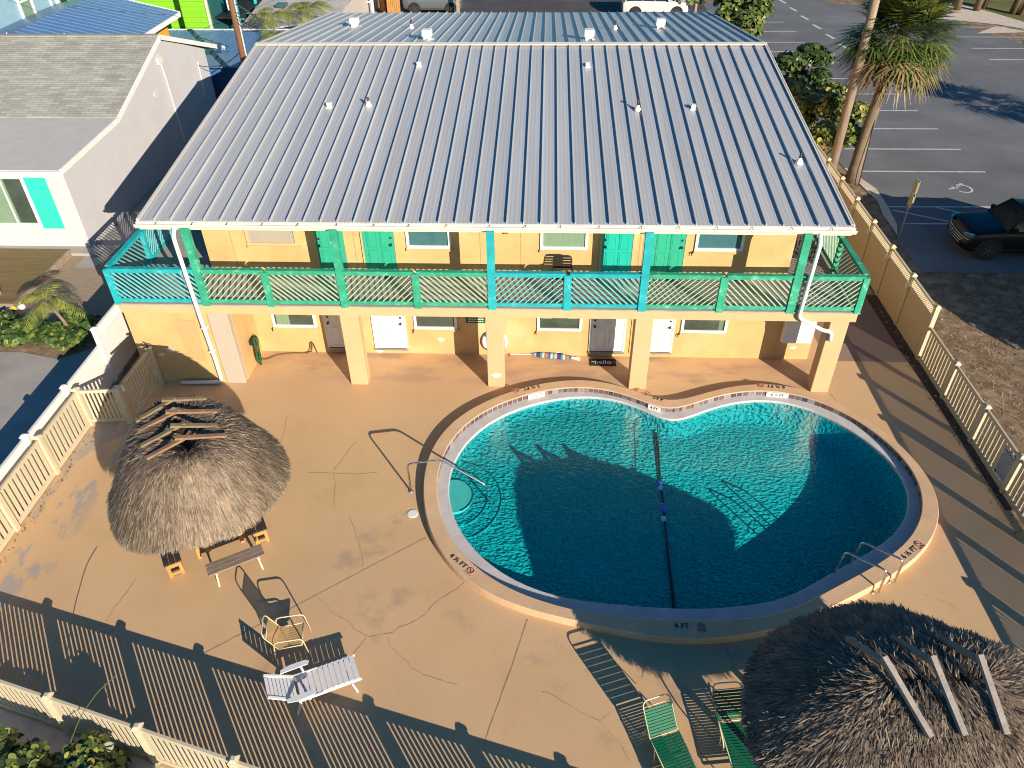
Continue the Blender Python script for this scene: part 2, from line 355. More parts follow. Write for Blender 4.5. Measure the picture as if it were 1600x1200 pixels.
MT['whiteridge'] = M('roof_trim_ivory', (.60,.575,.51), .4, .06, 3)
MT['blueroof'] = M('blue_metal_roof', (.10,.20,.38), .4, .12, 2, stretch=(1,3,1))
wear(MT['deck'], (-12.3,-11.0,8.6,16), (.37,.32,.28), (1,.42,1), -.15, (.50,.56), .35, 1.3)
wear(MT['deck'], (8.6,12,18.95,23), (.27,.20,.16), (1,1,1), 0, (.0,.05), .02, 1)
wear(MT['deck'], (-6,4,6,13.5), (.44,.30,.19), (1,1,1), .4, (.55,.7), .8, .8)
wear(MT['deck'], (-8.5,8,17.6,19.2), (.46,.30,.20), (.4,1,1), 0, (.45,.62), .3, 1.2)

def text_mesh(name, body, size, mat, parent=None, loc=(0,0,0), rot=(0,0,0), ext=.002, align='CENTER', world=False, bold=0.0, sx=1):
    c = bpy.data.curves.new(name, 'FONT'); c.body = body; c.size = size; c.extrude = ext; c.align_x = align; c.align_y = 'CENTER'; c.offset = bold
    t = bpy.data.objects.new(name, c); COL.objects.link(t); bpy.context.view_layer.update()
    me = bpy.data.meshes.new_from_object(t.evaluated_get(bpy.context.evaluated_depsgraph_get())); bpy.data.objects.remove(t)
    me.materials.clear(); me.materials.append(mat)
    o = bpy.data.objects.new(name, me); COL.objects.link(o)
    if parent is not None:
        o.parent = parent
        if world:
            q = parent; loc = V(loc)
            while q is not None: loc = loc-q.location; q = q.parent
    o.location = loc; o.rotation_euler = rot; o.scale = (sx,1,1)
    return o
def arc(c, r, a0, a1, n, ax=(1,0,0), ay=(0,0,1)):
    c, ax, ay = V(c), V(ax), V(ay)
    return [c + ax*(r*math.cos(a0+(a1-a0)*i/n)) + ay*(r*math.sin(a0+(a1-a0)*i/n)) for i in range(n+1)]
def fillet(pts, r=.08, n=4):
    P = [V(p) for p in pts]; out = [P[0]]
    for i in range(1, len(P)-1):
        a, b, c = P[i-1], P[i], P[i+1]; d1 = (a-b); d2 = (c-b); q = min(r, d1.length*.49, d2.length*.49)
        s = b+d1.normalized()*q; e = b+d2.normalized()*q
        for k in range(n+1): t = k/n; out.append(s*(1-t)**2+b*(2*t*(1-t))+e*t*t)
    out.append(P[-1]); return out
SKY, SUN, EXPO = .062, 5.0, .67
T = MT
# ------------------------------------------------------------------ ground, deck, roads
DX0, DX1, DY0, DY1 = -12.45, 11.3, -1.0, 22.8
g = MB(); B = 400
g.quad((-B,-B,-.02),(B,-B,-.02),(B,DY0,-.02),(-B,DY0,-.02)); g.quad((-B,DY1,-.02),(B,DY1,-.02),(B,B,-.02),(-B,B,-.02))
g.quad((-B,DY0,-.02),(DX0,DY0,-.02),(DX0,DY1,-.02),(-B,DY1,-.02)); g.quad((DX1,DY0,-.02),(B,DY0,-.02),(B,DY1,-.02),(DX1,DY1,-.02))
tag(g.build('ground', T['dirt']), 'sandy dirt ground around the motel and car park', kind='structure')

PC = (3.2, 13.3)
rw = [5.81,5.92,5.95,5.92,5.85,5.76,5.66,5.53,5.36,5.13,4.82,4.44,4.02,3.6,3.24,2.98,2.85,2.85,2.97,3.18,3.42,3.67,3.9,4.1,4.28,4.45,4.6,4.76,4.91,5.06,5.19,5.3,5.39,5.45,5.48,5.48,5.45,5.39,5.31,5.2,5.08,4.94,4.79,4.63,4.45,4.27,4.09,3.91,3.75,3.62,3.51,3.44,3.39,3.36,3.34,3.34,3.36,3.39,3.44,3.51,3.58,3.65,3.73,3.81,3.9,4.03,4.21,4.44,4.72,5.03,5.34,5.61]
ri = [6.06,6.15,6.19,6.18,6.13,6.05,5.95,5.81,5.64,5.4,5.11,4.76,4.37,3.97,3.61,3.33,3.16,3.12,3.19,3.36,3.6,3.85,4.11,4.34,4.54,4.72,4.89,5.05,5.22,5.37,5.52,5.63,5.72,5.76,5.78,5.76,5.73,5.68,5.62,5.54,5.44,5.32,5.17,5.01,4.83,4.65,4.48,4.33,4.19,4.06,3.95,3.87,3.8,3.75,3.73,3.74,3.77,3.81,3.87,3.92,3.98,4.03,4.1,4.18,4.29,4.45,4.65,4.9,5.17,5.44,5.69,5.9]
ro = [6.42,6.48,6.48,6.44,6.38,6.31,6.23,6.13,5.99,5.79,5.51,5.16,4.77,4.36,3.99,3.71,3.53,3.49,3.58,3.76,4.0,4.26,4.51,4.74,4.93,5.09,5.25,5.41,5.57,5.73,5.88,6.0,6.09,6.14,6.15,6.12,6.08,6.03,5.98,5.91,5.83,5.72,5.58,5.41,5.21,5.0,4.81,4.63,4.49,4.38,4.31,4.26,4.23,4.21,4.19,4.18,4.18,4.19,4.22,4.25,4.3,4.36,4.44,4.54,4.68,4.86,5.08,5.33,5.6,5.87,6.11,6.3]
NP = 216
def up(r, h=9):   # smooth resampling of the outline by its low harmonics
    r = np.array(r); F = np.fft.rfft(r); F[h+1:] = 0; G = np.zeros(NP//2+1, complex); G[:len(F)] = F[:NP//2+1]
    return np.fft.irfft(G, NP)*NP/len(r)
RW, RI, RO = up(rw), up(ri), up(ro)
def ring(r, z, d=0.0): return [(PC[0]+(r[i]+d)*math.cos(2*PI*i/NP), PC[1]+(r[i]+d)*math.sin(2*PI*i/NP), z) for i in range(NP)]
def strip(mb, A, Bq):
    n = len(A)
    for i in range(n): j = (i+1) % n; mb.quad(A[i], A[j], Bq[j], Bq[i])
    return mb
# deck with the pool cut out of it
bm = bmesh.new()
outer = [(DX0,DY0),(0,DY0),(DX1,DY0),(DX1,11),(DX1,DY1),(0,DY1),(DX0,DY1),(DX0,11)]
vo_ = [bm.verts.new((x,y,0)) for x,y in outer]; vi_ = [bm.verts.new(p) for p in ring(RI, 0, .04)]
ed = [bm.edges.new((vo_[i], vo_[(i+1)%len(vo_)])) for i in range(len(vo_))]+[bm.edges.new((vi_[i], vi_[(i+1)%NP])) for i in range(NP)]
bmesh.ops.triangle_fill(bm, use_beauty=True, use_dissolve=False, edges=ed)
for f in bm.faces:
    f.normal_update()
    if f.normal.z < 0: f.normal_flip()
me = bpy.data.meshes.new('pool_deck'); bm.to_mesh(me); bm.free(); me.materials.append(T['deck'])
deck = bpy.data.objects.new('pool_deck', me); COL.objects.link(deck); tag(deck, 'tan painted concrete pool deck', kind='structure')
# cracks and joints
def px_line(pts, w, z, mb, jag=.02):
    rr = random.Random(len(pts)*7+int(w*1e4)); P = [V((x,y,z)) for x,y in pts]; Q = []
    for i in range(len(P)-1):
        n = max(1, int((P[i+1]-P[i]).length/.12))
        for k in range(n): q = P[i].lerp(P[i+1], k/n); Q.append(q+V((rr.uniform(-jag,jag), rr.uniform(-jag,jag), 0)))
    Q.append(P[-1])
    for i in range(len(Q)-1):
        d = (Q[i+1]-Q[i]); nrm = V((-d.y,d.x,0)).normalized(); w0 = w*rr.uniform(.25,1.2); w1 = w*rr.uniform(.25,1.2)
        mb.quad(Q[i]-nrm*w0, Q[i]+nrm*w0, Q[i+1]+nrm*w1, Q[i+1]-nrm*w1)
CR = MB(); J = MB()
CRK = [[(-9.12, 9.26), (-9.09, 9.58), (-8.97, 9.99), (-8.95, 10.37)], [(-4.79, 10.01), (-4.5, 9.77), (-4.27, 9.56), (-4.04, 9.44), (-3.86, 9.32), (-3.8, 9.2), (-3.53, 9.07), (-3.42, 9.07), (-3.16, 9.11), (-3.01, 9.16), (-2.86, 9.29), (-2.67, 9.37), (-2.55, 9.47), (-2.4, 9.63), (-2.26, 9.86), (-2.11, 10.01), (-1.85, 10.24), (-1.62, 10.48)], [(-3.77, 8.53), (-3.64, 8.83), (-3.52, 9.03)], [(-3.08, 9.04), (-2.99, 8.85), (-2.69, 8.6), (-2.46, 8.36), (-2.23, 8.26), (-1.99, 8.17), (-1.73, 8.11), (-1.53, 8.05)], [(0.12, 7.97), (0.37, 7.89), (0.55, 7.76), (0.77, 7.61), (1.01, 7.5), (1.21, 7.42), (1.35, 7.23), (1.46, 7.11), (1.59, 6.9), (1.72, 6.67)], [(1.21, 7.42), (1.4, 7.56)], [(-5.27, 13.75), (-5.13, 13.37), (-4.97, 12.49)], [(-4.57, 12.32), (-4.32, 11.87), (-4.14, 11.49), (-3.94, 10.85)], [(2.08, 8.31), (2.14, 8.59), (2.18, 8.73)], [(8.29, 10.5), (8.54, 10.37), (8.74, 10.28), (8.93, 10.08)], [(-6.97, 14.79), (-6.97, 15.43), (-7.07, 15.96)], [(-5.29, 13.87), (-5.05, 14.59), (-4.93, 14.97)]]
JNT = [[(-6.78, 8.55), (-5.07, 9.84), (-4.13, 10.58), (-2.63, 11.72)], [(-0.95, 6.87), (-0.48, 8.5), (-0.2, 9.59)], [(3.82, 9.22), (3.88, 8.86), (3.92, 8.58)], [(-5.95, 13.78), (-4.62, 13.75), (-4.14, 13.83)], [(8.98, 18.99), (11.19, 19.05)], [(8.28, 17.37), (8.35, 17.06)]]
for c in CRK: px_line(c, .006, .004, CR)
for c in JNT: px_line(c, .012, .004, J, .006)
rr = random.Random(3)
for k in range(26):   # leaf bits and chips lying about
    x, y = rr.uniform(-11,9), rr.uniform(7,18.5); a = rr.uniform(0,6); s = rr.uniform(.01,.03)
    if math.hypot(x-PC[0], (y-PC[1])*1.2) < 6.4: continue
    CR.poly([(x+s*math.cos(a), y+s*math.sin(a), .005), (x-s*.6*math.sin(a), y+s*.6*math.cos(a), .005), (x-s*math.cos(a), y-s*math.sin(a), .005)])
CR.build('crack', T['joint'], deck); J.build('joint', T['joint2'], deck)

# sand strip beyond the bottom fence, dirt strip inside the right fence
BF0 = V((-12.4, 7.895, 0)); BFd = V((.965, -.2605, 0)).normalized()
def bf(s): return BF0 + BFd*s
mb = MB(); a, b = bf(0), bf(24.6)
mb.poly([(-12.5,-1,.004),(11.35,-1,.004),(b.x,b.y-.06,.004),(a.x-.1,a.y-.04,.004)])
tag(mb.build('sand_ground', T['sand']), 'pale sand outside the pool fence', kind='structure')
mb = MB(); mb.poly([(11.18,13,.004),(11.4,13,.004),(11.4,22.8,.004),(10.95,22.8,.004),(11.0,19.5,.004),(11.12,17,.004)])
tag(mb.build('dirt_strip', T['soil']), 'dark soil along the foot of the fence', kind='structure')
# driveway + yard on the left
mb = MB(); mb.poly([(-40,4,-.008),(-12.6,4,-.008),(-12.6,18.0,-.008),(-14.1,19.05,-.008),(-14.9,18.45,-.008),(-16.3,18.8,-.008),(-40,18.4,-.008)])
tag(mb.build('driveway', T['conc']), 'grey concrete driveway on the left', kind='structure')
mb = MB(); mb.poly([(-24,20.5,-.012),(-12.45,20.3,-.012),(-12.45,25.6,-.012),(-24,25.6,-.012)])
tag(mb.build('yard_paving', T['yard']), 'tan paved yard beside the small palm', kind='structure')
mb = MB(); mb.poly([(-17.2,24.0,.002),(-16.45,24.0,.002),(-15.9,27.5,.002),(-15.9,42,.002),(-17.2,42,.002)])
tag(mb.build('foundation_path', T['conc']), 'narrow concrete path along the grey house', kind='structure')
mb = MB(); mb.poly([(-12.45,22.8,-.006),(-15.9,25.6,-.006),(-15.9,46,-.006),(11.3,46,-.006),(11.3,22.8,-.006)])
tag(mb.build('side_path', T['conc']), 'shaded concrete passage beside the motel', kind='structure')
# car park
LOT = [(13.5,24.4),(15,24.35),(60,24.3),(60,52),(32,52.5),(30.3,56.6),(29.2,60.6),(27.6,64.5),(22,66),(20,110),(14.4,110),(14.4,68),(12.2,66),(12,47),(13.3,44),(13.5,33.5),(14.1,31.4),(14.0,29.6),(13.75,28.2),(13.4,26.5)]
mb = MB(); mb.poly([(x,y,-.006) for x,y in LOT]); tag(mb.build('parking_lot', T['asphalt']), 'grey asphalt car park', kind='structure')
mb = MB(); mb.poly([(-12.5,60,-.01),(12.5,60,-.01),(12.5,110,-.01),(-12.5,110,-.01)]); tag(mb.build('rear_road', T['asphalt2']), 'dark asphalt lane behind the motel', kind='structure')
mb = MB()
def ln(x0,y0,x1,y1,w=.055): mb.bar((x0,y0,0),(x1,y1,0),w*2,.002)
for y in (33.35,36.0,38.7,41.4,44.1,46.9,50.07,52.6,54.8,57.6,60.2,62.9): ln(14.2,y,19.6 if y < 45 else 18.6-(y-45)*.1 ,y)
for y in (50.8,53.35,56.15,58.77,61.2): ln(27.4,y,32,y-.1)
for k, y in enumerate((48.2,45.6,43.0,40.4)): ln(30+k*.3,y,35,y)
for k in range(9): ln(19.7-.18*k,50.5+k*2.6,19.5-.18*k,51.7+k*2.6,.12)
ln(14.1,29.72,20.5,29.78); ln(14.15,28.2,20.5,28.25); ln(14.2,29.4,16.3,28.25); ln(16.0,29.7,18.4,28.25); ln(18.2,29.7,20.3,28.4)
tag(mb.build('road_marking', T['line']), 'white painted bay lines on the asphalt', kind='structure')
# wheelchair symbol painted on the bay
mb = MB(); hx, hy = 17.75, 31.55
def pt(a, b): return (hx + a, hy + b, 0.0)
for pth in ([pt(.18*math.cos(t)*1.9+.12, .40*math.sin(t)) for t in np.linspace(-2.5,2.0,14)], [pt(.02,.36),pt(-.12,.05),pt(-.5,-.05)], [pt(-.05,.2),pt(.1,.28)], [pt(-.1,.0),pt(-.3,.2)]):
    for i in range(len(pth)-1): mb.bar(pth[i], pth[i+1], .09, .002)
mb.prism([(hx+.22+.09*math.cos(t), hy+.46+.09*math.sin(t)) for t in np.linspace(0,2*PI,9)[:-1]], 0, .002)
tag(mb.build('painted_symbol', T['line']), 'white wheelchair symbol on the parking bay', kind='structure')
# sand islands and far lawn
mb = MB()
for pl in ([(27,62.5),(28.9,60.9),(31.9,59.4),(33,58.2),(34,60),(33,63),(31,67),(26,69)], [(29.3,57.0),(31.9,57.2),(33,57.4),(31.5,59.0)], [(31.3,54.6),(33.5,52.9),(36,52.2),(35.8,54.3),(33,57.4)], [(13.5,33.7),(13.62,33.7),(14.2,31.45),(14.1,29.7),(13.9,28.1),(13.6,27.2),(13.65,29),(13.85,30.2),(13.7,31.6)], [(14.6,66),(17.4,66.3),(17.3,68),(14.4,69.5)]):
    mb.poly([(x,y,.003) for x,y in pl])
tag(mb.build('sand_edge', T['sand']), 'drifted sand along the asphalt edges', kind='structure')
mb = MB(); mb.poly([(33,57.4,.0),(80,45,.0),(80,110,.0),(20,110,.0),(22,70,.0),(31,67,.0),(34,60,.0)])
tag(mb.build('far_lawn', T['lawn']), 'strip of lawn beyond the car park', kind='structure')

# ------------------------------------------------------------------ swimming pool
pool = thing('swimming_pool', (PC[0],PC[1],0), 'kidney shaped swimming pool with raised tan curb', 'swimming pool')
W = dict(parent=pool, world=True)
mb = MB(); b_ = .018
L4 = [ring(RO,0,.012), ring(RO,.155,0), ring(RO,.18,-.02), ring(RI,.18,.02), ring(RI,.165,.0), ring(RI,.15,.004)]
for i in range(len(L4)-1): strip(mb, L4[i], L4[i+1])
mb.build('coping', T['coping'], smooth=True, **W)
# mosaic band: each tile its own face tint
mb = MB(); NT = 216
A = ring(RI,.152,.004); Bb = ring(RI,.018,.004); rt = random.Random(8)
for i in range(NP):
    j = (i+1) % NP; p, q, r_, s_ = V(A[i]), V(A[j]), V(Bb[j]), V(Bb[i])
    mb.rv = rt.random(); mb.quad(p.lerp(q,.04), p.lerp(q,.96), s_.lerp(r_,.96), s_.lerp(r_,.04))
mb.rv = .5
mb.build('tile_band', T['tile'], **W)
mb = MB(); strip(mb, ring(RI,.15,.008), ring(RI,.0,.008)); mb.build('tile_backing', T['ledge'], **W)
mb = MB(); strip(mb, ring(RI,.018,.01), ring(RW,.012,.02)); strip(mb, ring(RW,.012,.02), ring(RW,-.01,0)); strip(mb, ring(RW,-.01,0), ring(RW,-.05,.0))
mb.build('gutter_ledge', T['ledge'], smooth=False, **W)
def fz(x, y):  # floor height
    t = min(1, max(0, (x-1.5)/3.4)); return -.30-.34*t*t*(3-2*t)-.11*max(0, x-4.9)
mb = MB(); K = [1,.97,.93,.8,.6,.4,.2,.001]
rings = [ring(RW,-.05,0)]
for k in K:
    q = []
    for i in range(NP):
        x = PC[0]+RW[i]*k*math.cos(2*PI*i/NP); y = PC[1]+RW[i]*k*math.sin(2*PI*i/NP)
        z = fz(x,y) + (.12 if k == 1 else .04 if k == .97 else 0); q.append((x,y,z))
    rings.append(q)
for i in range(len(rings)-1): strip(mb, rings[i], rings[i+1])
mb.build('basin', T['basin'], smooth=True, **W)
for k, (r_, z) in enumerate(((.50,-.085),(.86,-.15),(1.20,-.22))):
    mb = MB(); pts = []; cx, cy_ = -2.15, 13.15
    for i in range(64):
        t = 2*PI*i/64; q = 0.0
        while q < r_:   # march out from the step centre until the pool wall stops it
            x, y = cx+q*math.cos(t), cy_+q*1.12*math.sin(t)
            if math.hypot(x-PC[0], y-PC[1]) > np.interp((math.atan2(y-PC[1], x-PC[0]) % (2*PI))/(2*PI)*NP, np.arange(NP+1), np.append(RW, RW[0]))+.01: break
            q += .02
        q = min(q, r_); pts.append((cx+q*math.cos(t), cy_+q*1.12*math.sin(t)))
    mb.prism(pts, -.45, z); st_ = mb.build('step', T['step'] if k == 0 else T['basin'], **W)
    edge = [V((x,y,z)) for x, y in pts[-11:]+pts[:11]]; mb = MB(); mb.tube(edge, .016, 6); mb.build('nosing', T['nosing'], parent=st_, world=True)
mb = MB()
mb.bar((3.22,16.05,-.43),(2.98,10.05,-.40),.05,.02); mb.build('depth_line', T['letterblack'], **W)
# depth lettering on the coping and on the tiles
def mark(x, y, a, s, z=.186, rx=0, size=.17): text_mesh('depth_mark', s, size, T['letterblack'], pool, (x,y,z), (rx,0,a), .001, world=True, bold=.003, sx=1.0)
mark(-.26,17.19,R(200),'3 ½ FT'); mark(3.30,16.80,R(155),'4 FT'); mark(6.72,17.42,R(172),'6 ½ FT')
mark(-1.78,10.92,R(-42),'4 ½ FT'); mark(2.98,9.40,0,'4 FT'); mark(8.33,11.48,R(37),'6 ½ FT')
def nodive(x, y, a, r=.075):
    mb = MB(); ca, sa = math.cos(a), math.sin(a); c = V((x,y,.187)); ax = V((ca,sa,0)); ay = V((-sa,ca,0))
    mb.tube([c+ax*(r*math.cos(t))+ay*(r*math.sin(t)) for t in np.linspace(0,2*PI,15)[:-1]], .009, 5, closed=True)
    mb.tube([c-ax*r*.7+ay*r*.7, c+ax*r*.7-ay*r*.7], .008, 5); mb.tube([c-ax*.1-ay*.1, c+ax*.1-ay*.1], .007, 5); mb.tube([c-ax*.03+ay*.03, c+ax*.03-ay*.01], .012, 5)
    mb.build('depth_mark', T['letterred'], **W)
nodive(-1.48,10.66,R(-42)); nodive(3.38,9.40,0); nodive(8.62,11.72,R(37)); nodive(-.70,17.02,R(200)); nodive(3.0,17.0,R(155)); nodive(6.3,17.45,R(172))
for (x, s, wd) in ((-.13,'3 ½ FT',.52),(3.18,'4 FT',.36),(6.72,'6 ½ FT',.6)):
    # white marker tile set on the inner face, facing the water
    th0 = math.atan2(16.6-PC[1], x-PC[0])
    for _ in range(30):
        lim = np.interp((th0%(2*PI))/(2*PI)*NP, np.arange(NP+1), np.append(RI, RI[0])); th0 += ((PC[0]+lim*math.cos(th0))-x)*.05
    X, Y = PC[0]+lim*math.cos(th0), PC[1]+lim*math.sin(th0)
    l2 = np.interp(((th0+.03)%(2*PI))/(2*PI)*NP, np.arange(NP+1), np.append(RI, RI[0])); tx, ty = PC[0]+l2*math.cos(th0+.03)-X, PC[1]+l2*math.sin(th0+.03)-Y
    a = math.atan2(-ty,-tx); mb = MB(); d = V((math.cos(a), math.sin(a), 0)); n_ = V((math.sin(a), -math.cos(a), 0)); c = V((X,Y,.088))+n_*.022
    mb.bar(c-d*wd/2, c+d*wd/2, .036, .145); o = mb.build('marker_tile', T['white'], **W)
    text_mesh('marker_text', s, .125, T['letterblack'], o, tuple(c+n_*.0215), (R(90),0,a), .001, world=True, bold=.002, sx=.95)
mb = MB(); wr = ring(RW,-.055,.02); mb.poly([p for p in wr])
wo = mb.build('pool_water', T['water']); tag(wo, 'rippled turquoise pool water', kind='structure')
# ------------------------------------------------------------------ the two-storey motel
YF, YW = 17.42, 19.03; ZB, ZD = 2.44, 2.75
motel = thing('motel_building', (-1.6,YF,0), 'two storey ochre motel with pale metal roof and green balcony', 'motel')
W = dict(parent=motel, world=True)
XL, XR = -11.68, 8.38
# lower walls
mb = MB(); mb.box(-8.68,8.05,YW,YW+.2,0,ZB)          # recessed front wall
mb.box(-11.60,-11.40,YF+.02,39,0,ZB); mb.box(-11.40,-9.27,YF+.02,YF+.22,0,ZB); mb.box(-8.88,-8.68,YF+.22,YW,0,ZB)
mb.box(7.85,8.05,YW+.2,39,0,ZB); mb.box(-11.40,7.85,38.8,39,0,ZB)
mb.build('lower_wall', T['wall'], **W)
# balcony beam, slab
mb = MB(); mb.box(XL+.04,XR-.02,YF-.03,YF+.27,ZB,ZD-.045); mb.box(XL+.04,XL+.3,YF+.27,39,ZB,ZD-.045); mb.box(XR-.28,XR-.02,YF+.27,39,ZB,ZD-.045)
mb.build('beam', T['beam'], **W)
mb = MB(); mb.box(XL,XR+.02,YF-.06,39.2,ZD-.043,ZD); mb.build('balcony_floor', T['decking'], **W)
mb = MB(); mb.box(XL+.3,XR-.28,YF+.27,YW,ZB+.1,ZB+.12); mb.build('porch_ceiling', T['soffit'], **W)
for (x0, x1, y1) in ((-9.25,-8.69,.02),(-5.56,-5.06,.4),(-1.54,-1.05,.4),(2.53,3.02,.4),(7.72,8.22,.4)):
    mb = MB(); mb.bbox(x0,x1,YF-.02 if x0 < -9 else YF,YF+y1 if x0 > -9 else YF+.28,0,ZB-.004,.015)
    mb.build('column', T['beam'] if x0 > -9 else M('column_grey_render', (.43,.37,.29), .85, .06, 2, .2, 60), **W)
# upper walls
UX0, UX1, ZE = -9.53, 6.86, 5.0
mb = MB(); mb.box(UX0,UX1,YW,YW+.2,ZD,ZE+.12); mb.box(UX0,UX0+.2,YW+.2,38.5,ZD,ZE+.1); mb.box(UX1-.2,UX1,YW+.2,38.5,ZD,ZE+.1); mb.box(UX0+.2,UX1-.2,38.3,38.5,ZD,ZE+.1)
mb.build('upper_wall', T['wall'], **W)
for x, za, zb_ in ((-8.75,ZD,ZE),(-5.28,ZD,ZE),(-1.75,ZD,ZE),(-.62,ZD,ZE),(2.66,ZD,ZE),(2.76,ZD,ZE),(-5.45,0,ZB),(2.80,0,ZB)):
    mb = MB(); mb.box(x-.008,x+.008,YW-.004,YW-.001,za,zb_); mb.build('wall_joint', T['joint'], **W)
mb = MB(); mb.box(2.66,2.70,YW-.03,YW-.001,.15,ZB); mb.build('conduit', T['wall'], **W)
# patches of bare plaster
mb = MB(); rr = random.Random(4)
def blob(cx, cz, r, y): mb.poly([(cx+r*rr.uniform(.6,1.1)*math.cos(t)*1.5, y, cz+r*rr.uniform(.5,1)*math.sin(t)) for t in np.linspace(0,2*PI,12)[:-1]])
blob(-3.05,.53,.09,YW-.003); blob(7.55,.42,.07,YW-.003); blob(-1.28,.43,.11,YF-.004); blob(-10.63,1.14,.09,YF+.016); blob(-10.95,.98,.09,YF+.016); blob(.5,.1,.05,YW-.003); blob(-5.0,.08,.09,YW-.003); blob(3.35,.5,.03,YW-.003)
mb.build('wall_patch', T['patch'], **W)
mb = MB(); mb.box(-10.19,-9.66,YF-.005,YF+.018,.78,2.19); mb.build('plywood_panel', T['plywood'], **W)
mb = MB(); mb.box(3.42,3.47,YW-.02,YW-.001,.05,.9);
mb.build('conduit', T['wall'], **W)

def door(x0, x1, z0, z1, mat, hs, parent=motel):
    """six panel door with knob and deadbolt; hs = side of the handle"""
    d = MB(); y = YW-.035; d.bbox(x0,x1,y,YW+.03,z0,z1,.004); w = x1-x0; h = z1-z0
    for cx in (x0+w*.29, x0+w*.71):
        for (a, b) in ((.06,.38),(.43,.78),(.83,.94)):
            za, zb = z0+h*a, z0+h*b; q = w*.135
            d.box(cx-q,cx+q,y-.008,y,za,zb); d.box(cx-q+.03,cx+q-.03,y-.016,y-.008,za+.03,zb-.03)
            for (p0, p1) in (((cx-q-.012,za-.012),(cx+q+.012,za-.012)),((cx-q-.012,zb+.012),(cx+q+.012,zb+.012)),((cx-q-.012,za),(cx-q-.012,zb)),((cx+q+.012,za),(cx+q+.012,zb))):
                d.bar((p0[0],y-.006,p0[1]),(p1[0],y-.006,p1[1]),.014,.014,(0,1,0))
    o = d.build('door', mat, **W)
    f = MB(); t = .05
    f.box(x0-t,x0-.002,YW-.05,YW+.03,z0-.01,z1+t); f.box(x1+.002,x1+t,YW-.05,YW+.03,z0-.01,z1+t); f.box(x0,x1,YW-.05,YW+.03,z1+.002,z1+t)
    f.build('door_frame', T['white'] if mat is T['white'] else T['beam'], parent=o, world=True)
    f = MB(); f.box(x0-t,x1+t,YW-.09,YW,z0-.05,z0-.012); f.build('sill', T['steelmatte'], parent=o, world=True)
    hx_ = x0+.09 if hs < 0 else x1-.09
    k = MB(); k.lathe([(.03,0),(.03,-.012),(.012,-.014),(.012,-.04),(.032,-.05),(.036,-.07),(.028,-.09),(0.002,-.095)], (hx_,y,z0+.92), 12, 'y')
    k.lathe([(.032,0),(.032,-.02),(.026,-.03),(.002,-.03)], (hx_,y,z0+1.12), 12, 'y')
    k.build('handle', T['black'], parent=o, world=True, smooth=True)
    return o
for (a, b, hs) in ((-6.52,-5.66,-1),(-5.06,-4.14,1),(1.48,2.45,-1),(2.98,3.88,1)): door(a, b, .21, 2.2, T['white'], hs)
tag(door(-6.34,-5.55,3.13-.33,ZD+2.03,T['doorgreen'],-1), 'green door'); tag(door(-5.02,-4.14,2.85,ZD+2.03,T['doorgreen'],1), 'green door with black lock')
tag(door(1.62,2.46,2.85,ZD+2.03,T['doorteal'],-1), 'turquoise door'); tag(door(2.98,3.89,2.85,ZD+2.03,T['doorgreen'],1), 'green door')

def window(x0, x1, z0, z1, glass, parent=motel, y=YW, fr=.075, split=False, sill=True, fm=None):
    f = MB(); d = .05; fm = fm or T['white']
    f.box(x0,x0+fr,y-d,y+.01,z0,z1); f.box(x1-fr,x1,y-d,y+.01,z0,z1); f.box(x0+fr,x1-fr,y-d,y+.01,z0,z0+fr*1.15); f.box(x0+fr,x1-fr,y-d,y+.01,z1-fr,z1)
    if split: xm = (x0+x1)/2; f.box(xm-.025,xm+.025,y-d*.7,y+.01,z0+fr*1.15,z1-fr)
    o = f.build('window', fm, parent=parent, world=True)
    g_ = MB(); g_.box(x0+fr,x1-fr,y-.012,y-.004,z0+fr*1.15,z1-fr); g_.build('pane', glass, parent=o, world=True)
    if sill: s_ = MB(); s_.box(x0-.02,x1+.05,y-.07,y-.002,z0-.075,z0-.002); s_.build('sill', T['wall'], parent=o, world=True)
    return o
for (a, b, gl) in ((-8.13,-6.80,'glass'),(-3.83,-2.54,'glass'),(-.14,1.19,'glass'),(4.12,5.46,'glass')): window(a, b, .93, 2.15, T[gl])
o = window(-8.30,-6.86,3.69,4.85,T['blind'], fm=T['beam'])
for (a, b, gl) in ((-3.80,-2.56,'glassteal'),(-.08,1.23,'glassgreen'),(4.16,5.47,'glassteal')): window(a, b, 3.65, 4.85, T[gl])
# curtains behind the lower glazing read as pale strips
for (x0, x1) in ((.0,.30),(.78,1.05),(-7.02,-6.90),(5.22,5.34),(-8.0,-7.6)):
    mb = MB()
    for k in range(5): xa = x0+(x1-x0)*k/5; mb.box(xa,xa+(x1-x0)/5-.008,YW-.018-.003*(k%2),YW-.0125,1.35 if x0 > -7.5 and x0 < 4 else 1.0,2.06)
    mb.build('curtain', T['glassgreen'], **W)

